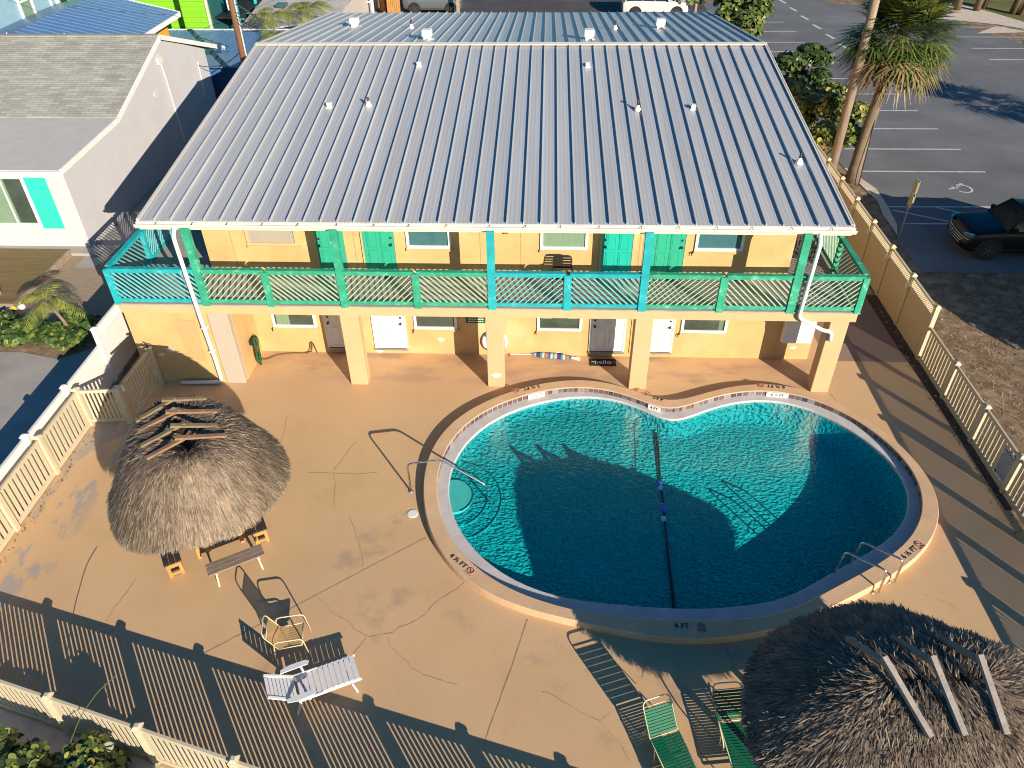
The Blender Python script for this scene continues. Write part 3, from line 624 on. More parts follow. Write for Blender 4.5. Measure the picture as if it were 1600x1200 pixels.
# ---- balcony railing: eleven bays, slats alternate direction
posts = [-11.6,-9.14,-7.35,-5.33,-3.34,-1.34,.66,2.65,4.70,6.55,8.30]
yr = YF-.02
def rail_bay(p0, p1, direction, mf, ms, n, last=False):
    """top rail, bottom rail, diagonal slats between two ground-plan points"""
    p0 = V(p0); p1 = V(p1); d = (p1-p0); Lh = d.length; d.normalize(); nn = V((d.y,-d.x,0))
    f = MB(); z0, z1 = ZD+.10, ZD+1.06
    f.bar(p0+V((0,0,z1-.055)), p1+V((0,0,z1-.055)), .04, .11); f.bar(p0+V((0,0,z1+.018)), p1+V((0,0,z1+.018)), .14, .036)
    f.bar(p0+V((0,0,z0)), p1+V((0,0,z0)), .045, .10)
    bay = f.build('railing', mf, **W)
    s_ = MB(); lo, hi = z0+.05, z1-.11; H = hi-lo; stepx = .165; k = -int(H/stepx)-1
    while k*stepx < Lh:
        a = k*stepx; u0, u1 = a, a+H; t0, t1 = lo, hi
        if u0 < 0: t0 = lo+(0-u0); u0 = 0
        if u1 > Lh: t1 = hi-(u1-Lh); u1 = Lh
        if t1-t0 > .05:
            if direction < 0: A_, B_ = Lh-u0, Lh-u1
            else: A_, B_ = u0, u1
            s_.bar(p0+d*A_+V((0,0,t0)), p0+d*B_+V((0,0,t1)), .032, .03, nn)
        k += 1
    s_.build('slat', ms, parent=bay, world=True)
for i in range(10):
    tl = i in (0,5,6); mf, ms = (T['teal'], T['slatteal']) if tl else (T['green'], T['slat'])
    rail_bay((posts[i]+.05,yr,0),(posts[i+1]-.05,yr,0), -1 if i % 2 == 0 else 1, mf, ms, 12)
for i, x in enumerate(posts):
    full = i in (1,3,5,7,9); m_ = T['teal'] if i in (0,5,6,7) else T['green']
    w = .10 if full else (.1 if i not in (0,10) else .09)
    mb = MB()
    if i in (0,10): mb.box(x-.08 if i == 0 else x-.08,x+.08,yr-.05,yr+.06,ZD-.03,ZD+1.045)
    elif full: mb.box(x-w,x+w,yr-.06,yr+.09,ZD-.04,5.02)
    else: mb.box(x-w+.005,x+w-.005,yr-.055,yr+.02,ZD-.04,ZD+1.02)
    mb.build('post', m_, **W)
for sx, x in ((-1,-11.6),(1,8.30)):
    mf, ms = (T['teal'], T['slatteal']) if sx < 0 else (T['green'], T['slat'])
    ys = [yr+.06,yr+2.2,yr+4.4,yr+6.6,yr+8.8] if sx < 0 else [yr+.06,yr+2.1,yr+4.2,yr+6.3,yr+8.4]
    for i in range(4):
        rail_bay((x,ys[i]+.05,0),(x,ys[i+1]-.05,0), 1 if i % 2 else -1, mf, ms, 12)
        mb = MB(); mb.box(x-.07,x+.07,ys[i+1]-.05,ys[i+1]+.05,ZD-.03,ZD+1.045); mb.build('post', mf, **W)
# slatted screen at the far end of the walkway
mb = MB()
for k in range(14): xx = 6.92+k*.085; mb.box(xx,xx+.03,20.3,20.34,ZD,ZD+1.7)
mb.box(6.9,8.15,20.27,20.37,ZD+1.7,ZD+1.78)
mb.build('slatted_screen', T['darkwood'], **W)

# ---- roof
RX0, RX1, YE, ZE_, YR, ZR = -10.37, 7.65, 17.53, 5.15, 28.656, 6.548; YB = 2*YR-YE; sl = (ZR-ZE_)/(YR-YE)
def rz(y): return ZE_+sl*(y-YE) if y <= YR else ZR-sl*(y-YR)
mb = MB(); th = .10
P_ = [(RX0,YE,ZE_),(RX1,YE,ZE_),(RX1,YR,ZR),(RX0,YR,ZR),(RX1,YB,ZE_),(RX0,YB,ZE_)]
mb.v = [p for p in P_]+[(x,y,z-th) for x,y,z in P_]; mb.f = [(0,1,2,3),(3,2,4,5),(9,8,7,6),(11,10,8,9),(0,6,7,1),(4,10,11,5),(1,7,8,2),(2,8,10,4),(0,3,9,6),(3,5,11,9)]; mb.m = [0]*10; mb.r = [.5]*10
roof = mb.build('roof', T['roof'], **W)
mb = MB(); n = 42; wp = (RX1-RX0)/n; hs_ = .060
for k in range(n+1):
    x = RX0+wp*k; x = min(max(x, RX0+.02), RX1-.02)
    for (ya, yb) in ((YE+.01,YR-.14),(YR+.14,YB-.01)):
        za, zb = rz(ya)+.002, rz(yb)+.002; a, b = .013, .007
        mb.add([(x-a,ya,za),(x+a,ya,za),(x+b,ya,za+hs_),(x-b,ya,za+hs_),(x-a,yb,zb),(x+a,yb,zb),(x+b,yb,zb+hs_),(x-b,yb,zb+hs_)],
               [(0,1,2,3),(7,6,5,4),(1,5,6,2),(3,2,6,7),(0,3,7,4)])
mb.build('seam', T['roof'], parent=roof, world=True)
mb = MB()
for s in (1,-1):
    y0 = YR+s*.17; z0 = rz(y0)+hs_+.006; mb.add([(RX0-.02,YR,ZR+hs_+.02),(RX1+.02,YR,ZR+hs_+.02),(RX1+.02,y0,z0),(RX0-.02,y0,z0),(RX0-.02,y0,z0-.035),(RX1+.02,y0,z0-.035)], [(0,1,2,3),(3,2,5,4)])
for x in (RX0-.02, RX1+.02-.012): mb.add([(x,YR-.17,rz(YR-.17)+hs_),(x,YR,ZR+hs_+.02),(x,YR+.17,rz(YR+.17)+hs_),(x,YR,ZR-.05)], [(0,1,2,3)])
mb.build('ridge_cap', T['whiteridge'], parent=roof, world=True)
for x in (RX0, RX1):
    mb = MB(); s = -1 if x == RX0 else 1
    for (ya, yb) in ((YE,YR),(YR,YB)):
        a, b = V((x+s*.012,ya,rz(ya)-.05)), V((x+s*.012,yb,rz(yb)-.05)); mb.bar(a, b, .03, .17)
        a, b = V((x-s*.03,ya,rz(ya)+hs_*.75)), V((x-s*.03,yb,rz(yb)+hs_*.75)); mb.bar(a, b, .10, .02)
    mb.build('rake_trim', T['whiteridge'], parent=roof, world=True)
mb = MB(); mb.box(RX0,RX1,YE+.0,YE+.03,ZE_-.24,ZE_-.102); mb.build('fascia', T['ivory'], parent=roof, world=True)
# gutter: a half channel hanging under the eave
gp = [(0,0),(0,-.125),(-.06,-.15),(-.10,-.13),(-.135,-.06),(-.135,-.012),(-.120,-.012),(-.120,-.058),(-.09,-.118),(-.06,-.136),(-.012,-.113),(-.012,0)]
mb = MB(); ga = [(RX0-.06,YE-.005+y,ZE_-.03+z) for y,z in gp]; gb = [(RX1+.06,YE-.005+y,ZE_-.03+z) for y,z in gp]; n = len(gp)
mb.add(ga+gb, [(i,(i+1)%n,n+(i+1)%n,n+i) for i in range(n)]+[tuple(range(n)), tuple(range(2*n-1,n-1,-1))])
gut = mb.build('gutter', T['ivory'], parent=roof, world=True)
for k in range(19):
    x = RX0+.45+k*.945+RNG.uniform(-.08,.08)
    mb = MB(); mb.tube([(x,YE-.01,ZE_-.035),(x-.005,YE-.05,ZE_-.02),(x-.01,YE-.10,ZE_-.045),(x-.05,YE-.142,ZE_-.08)], .009, 5); mb.build('gutter_hanger', T['darkwood'], parent=gut, world=True)
def downspout(pth):
    mb = MB(); mb.tube(fillet(pth, .12, 4), .055, 10); o = mb.build('downspout', T['white'], parent=gut, world=True, smooth=True); return o
downspout([(-9.42,YE-.085,5.02),(-9.42,17.26,4.82),(-9.38,17.27,2.3),(-9.36,17.335,.9),(-9.36,17.335,.10),(-10.58,17.30,.07)])
downspout([(6.84,YE-.085,5.02),(6.84,17.26,4.82),(6.80,17.30,2.62),(7.55,17.36,2.18),(7.80,17.36,2.14),(7.82,17.36,1.85)])
mb = MB()
for (z, x) in ((1.2,-9.36),(2.0,-9.37)): mb.box(x-.075,x+.075,17.26,17.41,z,z+.03)
mb.build('pipe_strap', T['white'], parent=gut, world=True)
# underside of the roof over the balcony
mb = MB(); mb.box(RX0+.06,RX1-.06,YE+.05,YW-.005,ZE_-.20,ZE_-.16); mb.build('soffit', T['soffit'], parent=roof, world=True)
# vents
def sq_vent(x, y, w, h):
    z = rz(y); mb = MB(); mb.bbox(x-w/2,x+w/2,y-w*.45,y+w*.45,z+h*.35,z+h,.012); mb.box(x-w*.36,x+w*.36,y-w*.34,y+w*.34,z-.02,z+h*.35); mb.box(x-w*.62,x+w*.62,y-w*.6,y+w*.6,z-.02,z+.012)
    mb.build('roof_vent', T['white'], parent=roof, world=True)
def pipe_vent(x, y, h, m2):
    z = rz(y); mb = MB(); mb.lathe([(.11,0),(.10,.05),(.055,.14),(.045,.17)], (x,y,z), 12); o = mb.build('vent_boot', T['white'], parent=roof, world=True, smooth=True)
    mb = MB(); mb.lathe([(.036,.05),(.036,.17+h)], (x,y,z), 10); mb.build('vent_pipe', m2, parent=roof, world=True, smooth=True)
for x, y in ((-6.73,23.84),(-4.3,26.86),(1.39,26.82),(4.51,23.78)): sq_vent(x, y, .15, .14)
for x, y in ((-7.99,33.99),(-4.4,29.95),(1.55,29.92),(4.57,33.43)): sq_vent(x, y, .36, .36)
for x, y, h in ((-5.51,23.89,.10),(2.81,23.65,.20),(6.98,20.54,.15),(-5.55,33.52,.16),(2.74,33.02,.16)): pipe_vent(x, y, h, T['darkwood'])

# ---- things fixed to or standing by the walls
mb = MB(); mb.bbox(7.08,7.95,YW-.22,YW-.003,.72,1.5,.02); o = mb.build('utility_box', T['white']); tag(o, 'plain white utility box on the ochre wall behind the downspout', 'utility box')
sg = MB(); sg.box(-2.27,-1.69,YW-.02,YW-.003,1.165,1.60); o = sg.build('wall_sign', T['signgreen']); tag(o, 'dark green notice with pale writing under the balcony', 'sign')
q = MB(); rr = random.Random(6)
for k in range(5):
    x = -2.2
    while x < -1.76: w_ = rr.uniform(.03,.10); q.box(x,min(x+w_,-1.74),YW-.0215,YW-.0205,1.52-k*.078,1.552-k*.078); x += w_+.018
q.build('sign_text', T['letterwhite'], o)
mb = MB(); mb.tube([(-1.42+.33*math.cos(t),YW-.07,.54+.33*math.sin(t)) for t in np.linspace(0,2*PI,29)[:-1]], .07, 10, closed=True)
lr = mb.build('life_ring', T['white'], smooth=True); tag(lr, 'white life ring hung on the wall behind the middle column', 'life ring')
mb = MB()
for a in (.8,2.4,3.9,5.5): c = V((-1.42+.33*math.cos(a),YW-.07,.54+.33*math.sin(a))); t = V((-math.sin(a),0,math.cos(a))); mb.tube([c-t*.035, c+t*.035], .073, 10, cap=False)
mb.build('ring_band', T['bluefloat'], lr)
for n_, (x, z) in enumerate(((-8.17,.83),(-3.86,.83),(-.17,.83),(4.05,.83),(4.09,3.56))):
    mb = MB(); mb.tube([(x,YW,z+.03),(x,YW-.06,z+.02),(x,YW-.075,z-.04)], .014, 6); mb.lathe([(.03,0),(.03,.012)], (x,YW-.05,z+.04), 8)
    tag(mb.build('hose_tap', T['darkwood']), ['small brass tap under the leftmost lower window','small brass tap under the window right of the white door','small brass tap under the window above the rolled parasol','small brass tap under the rightmost lower window','small brass tap below the rightmost upstairs window'][n_], 'tap', 'wall taps under the windows')
# smoke detector-like red box upstairs
mb = MB(); mb.bbox(-1.10,-.96,YW-.06,YW-.002,4.12,4.30,.008); tag(mb.build('alarm_box', M('alarm_red', (.32,.07,.05), .5, .1, 5)), 'small dull red alarm box upstairs beside the teal post', 'alarm box')
# hose and its reel of coils
hs = thing('garden_hose', (-9.0,18.6,0), 'green garden hose coiled in the corner and trailing along the wall', 'hose')
mb = MB(); rr = random.Random(2)
for k in range(7):
    ph = rr.uniform(-.1,.1); mb.tube([(-8.58+.015*k+.02*math.sin(3*t),18.55-.05*k+.11*math.cos(t),.52+ph*.4+(.36+.02*k)*math.sin(t)) for t in np.linspace(0,2*PI,22)[:-1]], .017, 6, closed=True)
mb.build('coil', T['hose'], parent=hs, world=True, smooth=True)
mb = MB(); pts = [(-8.55,18.45,.10),(-8.4,18.55,.03),(-8.2,18.80,.018),(-7.9,18.9,.018),(-7.6,18.93,.018),(-7.3,18.93,.018),(-7.18,18.93,.05),(-7.12,18.95,.2),(-7.10,18.97,.38),(-7.05,18.97,.42),(-7.0,18.96,.36),(-6.96,18.95,.14),(-6.92,18.94,.03)]
q = fillet(pts, .1, 3); mb.tube(q, .013, 6); mb.tube([(-7.3,18.96,.02),(-7.1,18.96,.06),(-7.06,18.975,.25),(-7.05,18.975,.42)], .012, 6)
mb.build('trailing_hose', M('olive_hose', (.10,.09,.025), .5, .1, 5), parent=hs, world=True, smooth=True)
mb = MB(); mb.bbox(-8.66,-8.50,18.2,18.5,.78,.95,.02); mb.build('hose_hanger', T['black'], parent=hs, world=True)
# rolled parasol on the floor
pr = thing('rolled_parasol', (.6,18.85,0), 'furled striped beach parasol lying by the wall', 'parasol')
mb = MB(); cols = [(.03,.30,.36),(.45,.43,.40),(.10,.04,.22),(.06,.03,.16),(.03,.32,.36),(.5,.48,.44),(.45,.10,.04),(.04,.28,.33),(.08,.05,.2),(.5,.48,.44)]
mats = [M('stripe_%d' % i, c, .8, .15, 8) for i, c in enumerate(cols)]
P0, P1 = V((-.28,18.98,.07)), V((.98,18.82,.07)); n = 20
for k in range(n):
    mb.mi = k % 10; r0 = .03+.06*math.sin(min(1,(k+.3)/6)*PI/2); r1 = .03+.06*math.sin(min(1,(k+1.3)/6)*PI/2)
    if k > 15: r0 *= 1-.12*(k-15); r1 *= 1-.12*(k-14)
    mb.tube([P0.lerp(P1,k/n), P0.lerp(P1,(k+1)/n)], [r0,r1], 9, cap=False)
mb.build('canopy', mats, parent=pr, world=True)
mb = MB(); mb.tube([(-1.05,18.99,.03),(-.28,18.98,.06)], .014, 8); mb.build('pole', T['white'], parent=pr, world=True)
mb = MB(); mb.tube([(-.95,18.985,.03),(-1.02,18.99,.03)], [.035,.03], 8); mb.build('tip', T['red'], parent=pr, world=True)
mb = MB()
for k in range(4): mb.tube([P0.lerp(P1,.72)+V((0,.0,.05)), V((1.18,18.72+.03*k,.03+.015*k))], .010, 5)
mb.build('rib', T['white'], parent=pr, world=True)
mb = MB(); mb.bbox(1.46,2.26,18.52,18.86,.0,.02,.006); dm = mb.build('doormat', T['mat']); tag(dm, 'black doormat reading hello in front of a white door', 'doormat')
text_mesh('mat_text', 'hello', .26, T['letterwhite'], dm, (1.86,18.69,.021), (0,0,0), .001)
mb = MB(); mb.tube([(1.52,18.69,.022),(1.60,18.70,.022)], .006, 4); mb.tube([(2.1,18.69,.022),(2.22,18.70,.022)], .006, 4); mb.build('mat_flourish', T['letterwhite'], dm)
# chair upstairs
ch = thing('balcony_chair', (.54,18.45,ZD), 'black tube armchair on the balcony beneath the green window', 'chair')
def C(x,y,z): return (.54+x,18.45+y,ZD+z)
mb = MB(); mb.tube(fillet([C(-.26,.2,.5),C(-.25,.25,.88),C(.25,.25,.88),C(.26,.2,.5)], .12, 4), .016, 6)
for s in (-.27,.27): mb.tube(fillet([C(s,.3,0),C(s,.2,.62),C(s,-.25,.62),C(s,-.28,0)], .08, 3), .014, 6)
mb.build('frame', T['black'], parent=ch, world=True, smooth=True)
mb = MB()
for k in range(5): mb.box(.54-.24,.54+.24,18.45+.20+.01*k,18.45+.225+.01*k,ZD+.52+k*.075,ZD+.57+k*.075)
mb.build('backrest', T['black'], parent=ch, world=True)
mb = MB(); mb.bbox(.54-.25,.54+.25,18.2,18.62,ZD+.40,ZD+.44,.01); mb.build('seat', T['black'], parent=ch, world=True)
# ------------------------------------------------------------------ fences
def picket_fence(name, label, p0, d, L, n, h, mat, nb=10, pt=.014, gap=.058, skip_last=False, group=None, first=True):
    """posts at every bay; each bay a panel of rails and upright pickets"""
    p0 = V(p0); d = V(d).normalized(); nrm = V((-d.y,d.x,0)); root = thing(name, tuple(p0), label, 'fence', group); w = dict(parent=root, world=True)
    for i in range(n+1):
        if i == 0 and not first: continue
        c = p0+d*(L*i); post(c, h+.04, mat, root)
        if i == n: break
    for i in range(n):
        a, b = p0+d*(L*i+.065), p0+d*(L*(i+1)-.065); q = MB()
        q.bar(a+V((0,0,h-.05)), b+V((0,0,h-.05)), .05, .10); q.bar(a+V((0,0,.10)), b+V((0,0,.10)), .05, .13)
        Lb = (b-a).length; pw = (Lb-gap*(nb+1))/nb
        for k in range(nb):
            u = gap+(pw+gap)*k+pw/2; c = a+d*u; q.bar(c+V((0,0,.16)), c+V((0,0,h-.10)), pw, pt, tuple(nrm))
        q.build('panel', mat, **w)
    return root
def post(c, h, mat, root, w=.065):
    x, y = c.x, c.y; m = MB(); m.box(x-w,x+w,y-w,y+w,0,h-.03)
    m.box(x-w-.018,x+w+.018,y-w-.018,y+w+.018,h-.03,h); q = w+.014
    m.add([(x-q,y-q,h),(x+q,y-q,h),(x+q,y+q,h),(x-q,y+q,h),(x-q*.45,y-q*.45,h+.045),(x+q*.45,y-q*.45,h+.045),(x+q*.45,y+q*.45,h+.045),(x-q*.45,y+q*.45,h+.045)], [(4,5,6,7),(0,1,5,4),(1,2,6,5),(2,3,7,6),(3,0,4,7)])
    return m.build('post', mat, parent=root, world=True)
tan = T['tanrail']; FX = 11.39
rf = picket_fence('picket_fence', 'tan picket fence along the right side of the pool deck', (FX,17.27,0), (0,-1,0), 1.84, 9, 1.19, tan)
rf0 = MB(); a = V((FX,19.08,0)); d = V((0,-1,0))   # first bay, from the tall post down
q = MB(); A_, B_ = V((FX,19.06,0)), V((FX,17.34,0)); q.bar(A_+V((0,0,1.14)), B_+V((0,0,1.14)), .05, .10); q.bar(A_+V((0,0,.10)), B_+V((0,0,.10)), .05, .13)
for k in range(10): c = A_+d*(.11+k*.166); q.bar(c+V((0,0,.16)), c+V((0,0,1.09)), .106, .014, (1,0,0))
q.build('panel', tan, parent=rf, world=True)
# tall privacy fence with lattice top
tf = thing('privacy_fence', (FX,19.15,0), 'tall solid tan fence with lattice top beside the car park', 'fence'); W = dict(parent=tf, world=True); H = 1.80
for i in range(9):
    y = 19.15+1.83*i; post(V((FX,y,0)), H+.05, tan, tf)
    if i == 8: break
    a, b = y+.065, y+1.765; q = MB(); q.box(FX-.02,FX+.02,a,b,.04,1.42); q.box(FX-.035,FX+.035,a,b,1.42,1.48); q.box(FX-.035,FX+.035,a,b,H-.05,H); q.box(FX-.03,FX+.03,a,b,0,.05)
    for k in range(1,8): yy = a+(b-a)*k/8; q.box(FX-.024,FX-.0205,yy-.003,yy+.003,.06,1.41)
    q.build('panel', tan, **W)
    lt = MB(); z0, z1 = 1.48, H-.05; hh = z1-z0; n_ = int((b-a)/.085)
    for k in range(-3, n_+1):
        for s in (1,-1):
            u0, u1 = k*.085, k*.085+hh; t0, t1 = z0, z1
            if u0 < 0: t0 = z0-u0; u0 = 0
            if u1 > b-a: t1 = z1-(u1-(b-a)); u1 = b-a
            if t1-t0 < .03: continue
            ya, yb = (a+u0, a+u1) if s > 0 else (b-u0, b-u1)
            lt.bar((FX+.006*s,ya,t0),(FX+.006*s,yb,t1), .010, .022, (1,0,0))
    lt.build('lattice', tan, **W)
    if i < 7:   # scroll bracket on the pool side of each post
        y2 = y+1.83 if i > 0 else y+1.83; sc = MB(); cx = FX-.11
        sc.tube([(cx-.05*math.cos(t),y2-.02,1.47+.09*math.sin(t)+.02*t/PI) for t in np.linspace(0,1.7*PI,10)], .016, 6)
        sc.tube([(cx,y2-.02,1.40),(cx-.07,y2-.02,1.32),(cx+.03,y2-.02,1.28)], .014, 6)
        sc.build('scroll_bracket', T['white'], **W)
# pool rules board
rb = thing('rules_board', (FX-.05,13.9,.2), 'white pool rules board wired to the picket fence', 'sign'); W = dict(parent=rb, world=True)
q = MB(); q.box(FX-.058,FX-.045,13.64,14.17,.22,1.06); q.build('board', T['signgrey'], **W)
q = MB(); rr = random.Random(9)
for k in range(17):
    y = 13.675; z = .97-k*.043; hgt = .026 if k else .05
    while y < 14.12: w_ = rr.uniform(.02,.07); q.box(FX-.0597,FX-.0583,y,min(y+w_,14.13),z,z+hgt*.7); y += w_+.014
q.build('board_text', T['letterblack'], **W)
q = MB()
for (y0,y1,z0,z1) in ((13.64,13.68,1.03,1.06),(14.13,14.17,1.03,1.06),(13.88,13.93,1.03,1.06),(14.05,14.11,.24,.31)): q.box(FX-.062,FX-.0585,y0,y1,z0,z1)
q.build('fixing', T['letterblack'], **W)
# bottom fence, running away to the right and hidden by nothing until it leaves the picture
picket_fence('picket_fence', 'tan picket fence across the near edge of the pool deck', tuple(bf(0.05)), tuple(BFd), 1.91, 12, 1.18, tan, nb=14, gap=.056)
# left fence and its short return with the gate
lf = picket_fence('picket_fence', 'tan picket fence beside the driveway behind the round thatched hut', (-12.4,15.45,0), (0,-1,0), 1.89, 4, 1.22, tan)
gt = thing('pool_gate', (-11.4,15.55,0), 'tan picket gate standing open between deck fence and motel wall', 'gate'); W = dict(parent=gt, world=True)
q = MB(); a, b = V((-12.33,15.47,0)), V((-11.42,15.56,0)); dd = (b-a).normalized()
for z in (1.15,.14): q.bar(a+V((0,0,z)), b+V((0,0,z)), .05, .09)
for k in range(8): c = a+dd*(.07+k*.112); q.bar(c+V((0,0,.16)), c+V((0,0,1.12)), .055, .022, (0,1,0))
q.build('fence_panel', tan, **W); post(V((-11.36,15.58,0)), 1.25, tan, gt)
q = MB(); a, b = V((-11.27,15.78,0)), V((-11.18,17.18,0)); dd = (b-a).normalized()
for z in (1.24,.14): q.bar(a+V((0,0,z)), b+V((0,0,z)), .05, .09)
for k in range(11): c = a+dd*(.08+k*.124); q.bar(c+V((0,0,.12)), c+V((0,0,1.26)), .06, .022, (1,0,0))
q.bar(a+V((.03,0,.2)), b+V((.03,0,1.15)), .03, .06)
q.build('gate_leaf', tan, **W); post(V((-11.18,17.28,0)), 1.32, tan, gt)
q = MB(); q.bbox(-11.33,-11.24,15.66,15.74,1.0,1.22,.01); q.build('hinge', T['white'], **W)
q = MB(); q.tube([(-11.18,17.28,1.36),(-11.18,17.28,1.46)], [.05,.015], 6); q.tube([(-11.18,17.28,1.44),(-11.08,17.22,1.47),(-10.98,17.2,1.44)], .012, 5); q.tube([(-11.18,17.28,1.44),(-11.27,17.3,1.5)], .012, 5)
tag(q.build('post_ornament', T['black']), 'black bird ornament on the gate post by the motel wall', 'ornament')
# white fence outside the tan one
wf = thing('white_fence', (-12.62,13.4,0), 'white vinyl fence along the driveway with lattice topped end bay', 'fence'); W = dict(parent=wf, world=True)
wh = T['whitev']; WX = -12.66
for i, y in enumerate((5.9,7.8,9.68,11.57,13.45,15.4,17.45,19.4,21.3,23.2)):
    hh = 1.38 if y < 17 else 1.84; post(V((WX,y,0)), hh, wh, wf, .06)
    if y >= 23: break
    y1 = (7.8,9.68,11.57,13.45,15.4,17.45,19.4,21.3,23.2)[i]; a, b = y+.06, y1-.06; q = MB(); top = 1.33 if y < 17 else 1.50
    q.box(WX-.035,WX+.035,a,b,top-.06,top); q.box(WX-.035,WX+.035,a,b,.04,.16)
    k = a+.01
    while k < b-.06: q.box(WX-.018,WX+.018,k,k+.118,.16,top-.06); k += .125
    q.build('panel', wh, **W)
    if y > 17:
        lt = MB(); lt.box(WX-.035,WX+.035,a,b,1.76,1.81); kk = a
        while kk < b-.02: lt.box(WX-.012,WX+.012,kk,kk+.02,1.50,1.76); kk += .055
        for z in (1.56,1.63,1.70): lt.box(WX-.013,WX+.013,a,b,z,z+.018)
        lt.build('lattice', wh, **W)
# ------------------------------------------------------------------ thatched huts
def thatch_roof(root, c, half, ang, a, b, ze, zr, nbl, seed, bulge=.12, pw_=1.12):
    """c centre, half = half length of ridge, ang = ridge direction, a,b = eave semi axes; blades laid down the slope in courses"""
    rg = np.random.default_rng(seed); ca, sa = math.cos(ang), math.sin(ang)
    wob = [(rg.uniform(-.03,.03), rg.uniform(0,6.28)) for _ in range(5)]
    def S(u, t):
        cu, su = np.cos(u), np.sin(u)
        rr_ = 1+sum(A*np.sin((k+2)*u+p) for k, (A, p) in enumerate(wob))
        rx = half*np.clip(1.35*cu, -1, 1); ry = 0*cu
        ex, ey = a*cu*rr_, b*su*rr_
        x = rx+(ex-rx)*t; y = ry+(ey-ry)*t
        z = zr+(ze-zr)*(t**pw_)+bulge*np.sin(np.pi*np.clip(t,0,1))-.25*np.clip(t-.97,0,1)
        return np.stack([c[0]+x*ca-y*sa, c[1]+x*sa+y*ca, z], -1)
    # shell
    nu, nt_ = 64, 10; uu = np.linspace(0, 2*np.pi, nu, endpoint=False); tt = np.linspace(0, 1.0, nt_)
    U, Tt = np.meshgrid(uu, tt, indexing='ij'); Pn = S(U.ravel(), Tt.ravel()); Pn[:,2] -= .05
    fs = [(i*nt_+j, i*nt_+j+1, ((i+1)%nu)*nt_+j+1, ((i+1)%nu)*nt_+j) for i in range(nu) for j in range(nt_-1)]
    P2 = Pn.copy(); P2[:,2] -= .14; n0 = len(Pn)
    f2 = [tuple(q+n0 for q in f[::-1]) for f in fs]+[(i*nt_+nt_-1, ((i+1)%nu)*nt_+nt_-1, n0+((i+1)%nu)*nt_+nt_-1, n0+i*nt_+nt_-1) for i in range(nu)]
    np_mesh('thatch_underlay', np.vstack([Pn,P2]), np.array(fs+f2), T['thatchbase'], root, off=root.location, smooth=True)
    # blades in courses
    u = rg.uniform(0, 2*np.pi, nbl)
    w_ = np.hypot(a*np.sin(u), b*np.cos(u)); u = u[rg.uniform(0,1,nbl) < w_/w_.max()*1.0]; n = len(u)
    t0 = np.sqrt(rg.uniform(0,1,n)*.97+.0); rows = 15; t0 = (np.floor(t0*rows)+rg.normal(.5,.30,n))/rows; t0 = np.clip(t0, 0, .97)
    coarse = rg.uniform(0,1,n) > .72; ln_ = rg.uniform(.16,.34,n)*np.where(coarse,1.7,1)/((a+b)/2)*1.1; t1 = t0+ln_; du = rg.normal(0,.035,n)/np.maximum(t0,.25)*.5
    A0, A1, Am = S(u, t0), S(u+du, np.minimum(t1,1.10)), S(u+du*.5, (t0+np.minimum(t1,1.07))/2)
    lift = rg.uniform(.0,.045,n); tip = rg.uniform(.0,.075,n)*(rg.uniform(0,1,n) > .25)+.012; tip += .07*(np.sin(u*17+t0*21)*np.sin(u*7-t0*11) > .35); wild = rg.uniform(0,1,n) > .985; tip[wild] += rg.uniform(.03,.12,wild.sum())
    A0[:,2] += lift*.5-.01; Am[:,2] += lift+.02; A1[:,2] += tip
    A1 += rg.normal(0,.018,(n,3)); d = A1-A0; s = np.cross(d, np.array([0,0,1.])); s /= np.linalg.norm(s, axis=1, keepdims=True)+1e-9
    tw = rg.normal(0,.35,n)[:,None]; s = s+np.array([0,0,1.])*tw; wd = (rg.uniform(.004,.0105,n)*np.where(coarse,1.35,1))[:,None]; A1[:,2] += np.where(coarse, rg.uniform(0,.06,n), 0)
    Vv = np.stack([A0-s*wd, A0+s*wd, Am+s*wd*1.1, Am-s*wd*1.1, A1+s*wd*.35, A1-s*wd*.35], 1).reshape(-1,3)
    k = np.arange(n)*6; F = np.vstack([np.stack([k,k+1,k+2,k+3],1), np.stack([k+3,k+2,k+4,k+5],1)])
    clump = .5+.5*np.sin(u*23+t0*9)*np.sin(u*9-t0*14)
    rn = np.clip(rg.beta(2.2,2.2,n)*.72+clump*.12+.16*np.clip(t0-.8,0,1)*3, 0, 1)
    return np_mesh('thatch', Vv, F, T['thatch'], root, rnd=np.concatenate([rn,rn]), off=root.location)
def hut_frame(root, c, ang, dx, dy, zt):
    ca, sa = math.cos(ang), math.sin(ang)
    for sx in (-1,1):
        for sy in (-1,1):
            x, y = c[0]+dx*sx*ca-dy*sy*sa, c[1]+dx*sx*sa+dy*sy*ca
            m = MB(); m.tube([(x,y,0),(x+.02,y,zt*.5),(x,y,zt)], [.075,.068,.062], 10); m.build('post', T['wood'], parent=root, world=True, smooth=True)
    for s in (-1,1):
        m = MB(); p = [(c[0]+u*dx*1.15*ca-dy*s*sa, c[1]+u*dx*1.15*sa+dy*s*ca, zt-.05) for u in (-1,1)]; m.tube(p, .05, 8); m.build('rafter', T['wood'], parent=root, world=True)
h1 = thing('thatched_hut', (-7.42,11.72,0), 'round thatched shade hut with crossed ridge poles beside the left fence', 'tiki hut', 'thatched huts by the pool')
A1_ = math.atan2(11.0-12.3, -7.12+7.95)
thatch_roof(h1, (-7.52,11.66), .62, A1_, 1.80, 1.74, 1.88, 3.14, 40000, 3, .36, 1.9)
hut_frame(h1, (-7.5,11.75), A1_, .42, .4, 2.4)
dr = V((math.cos(A1_), math.sin(A1_), 0)); nr = V((-dr.y, dr.x, 0))
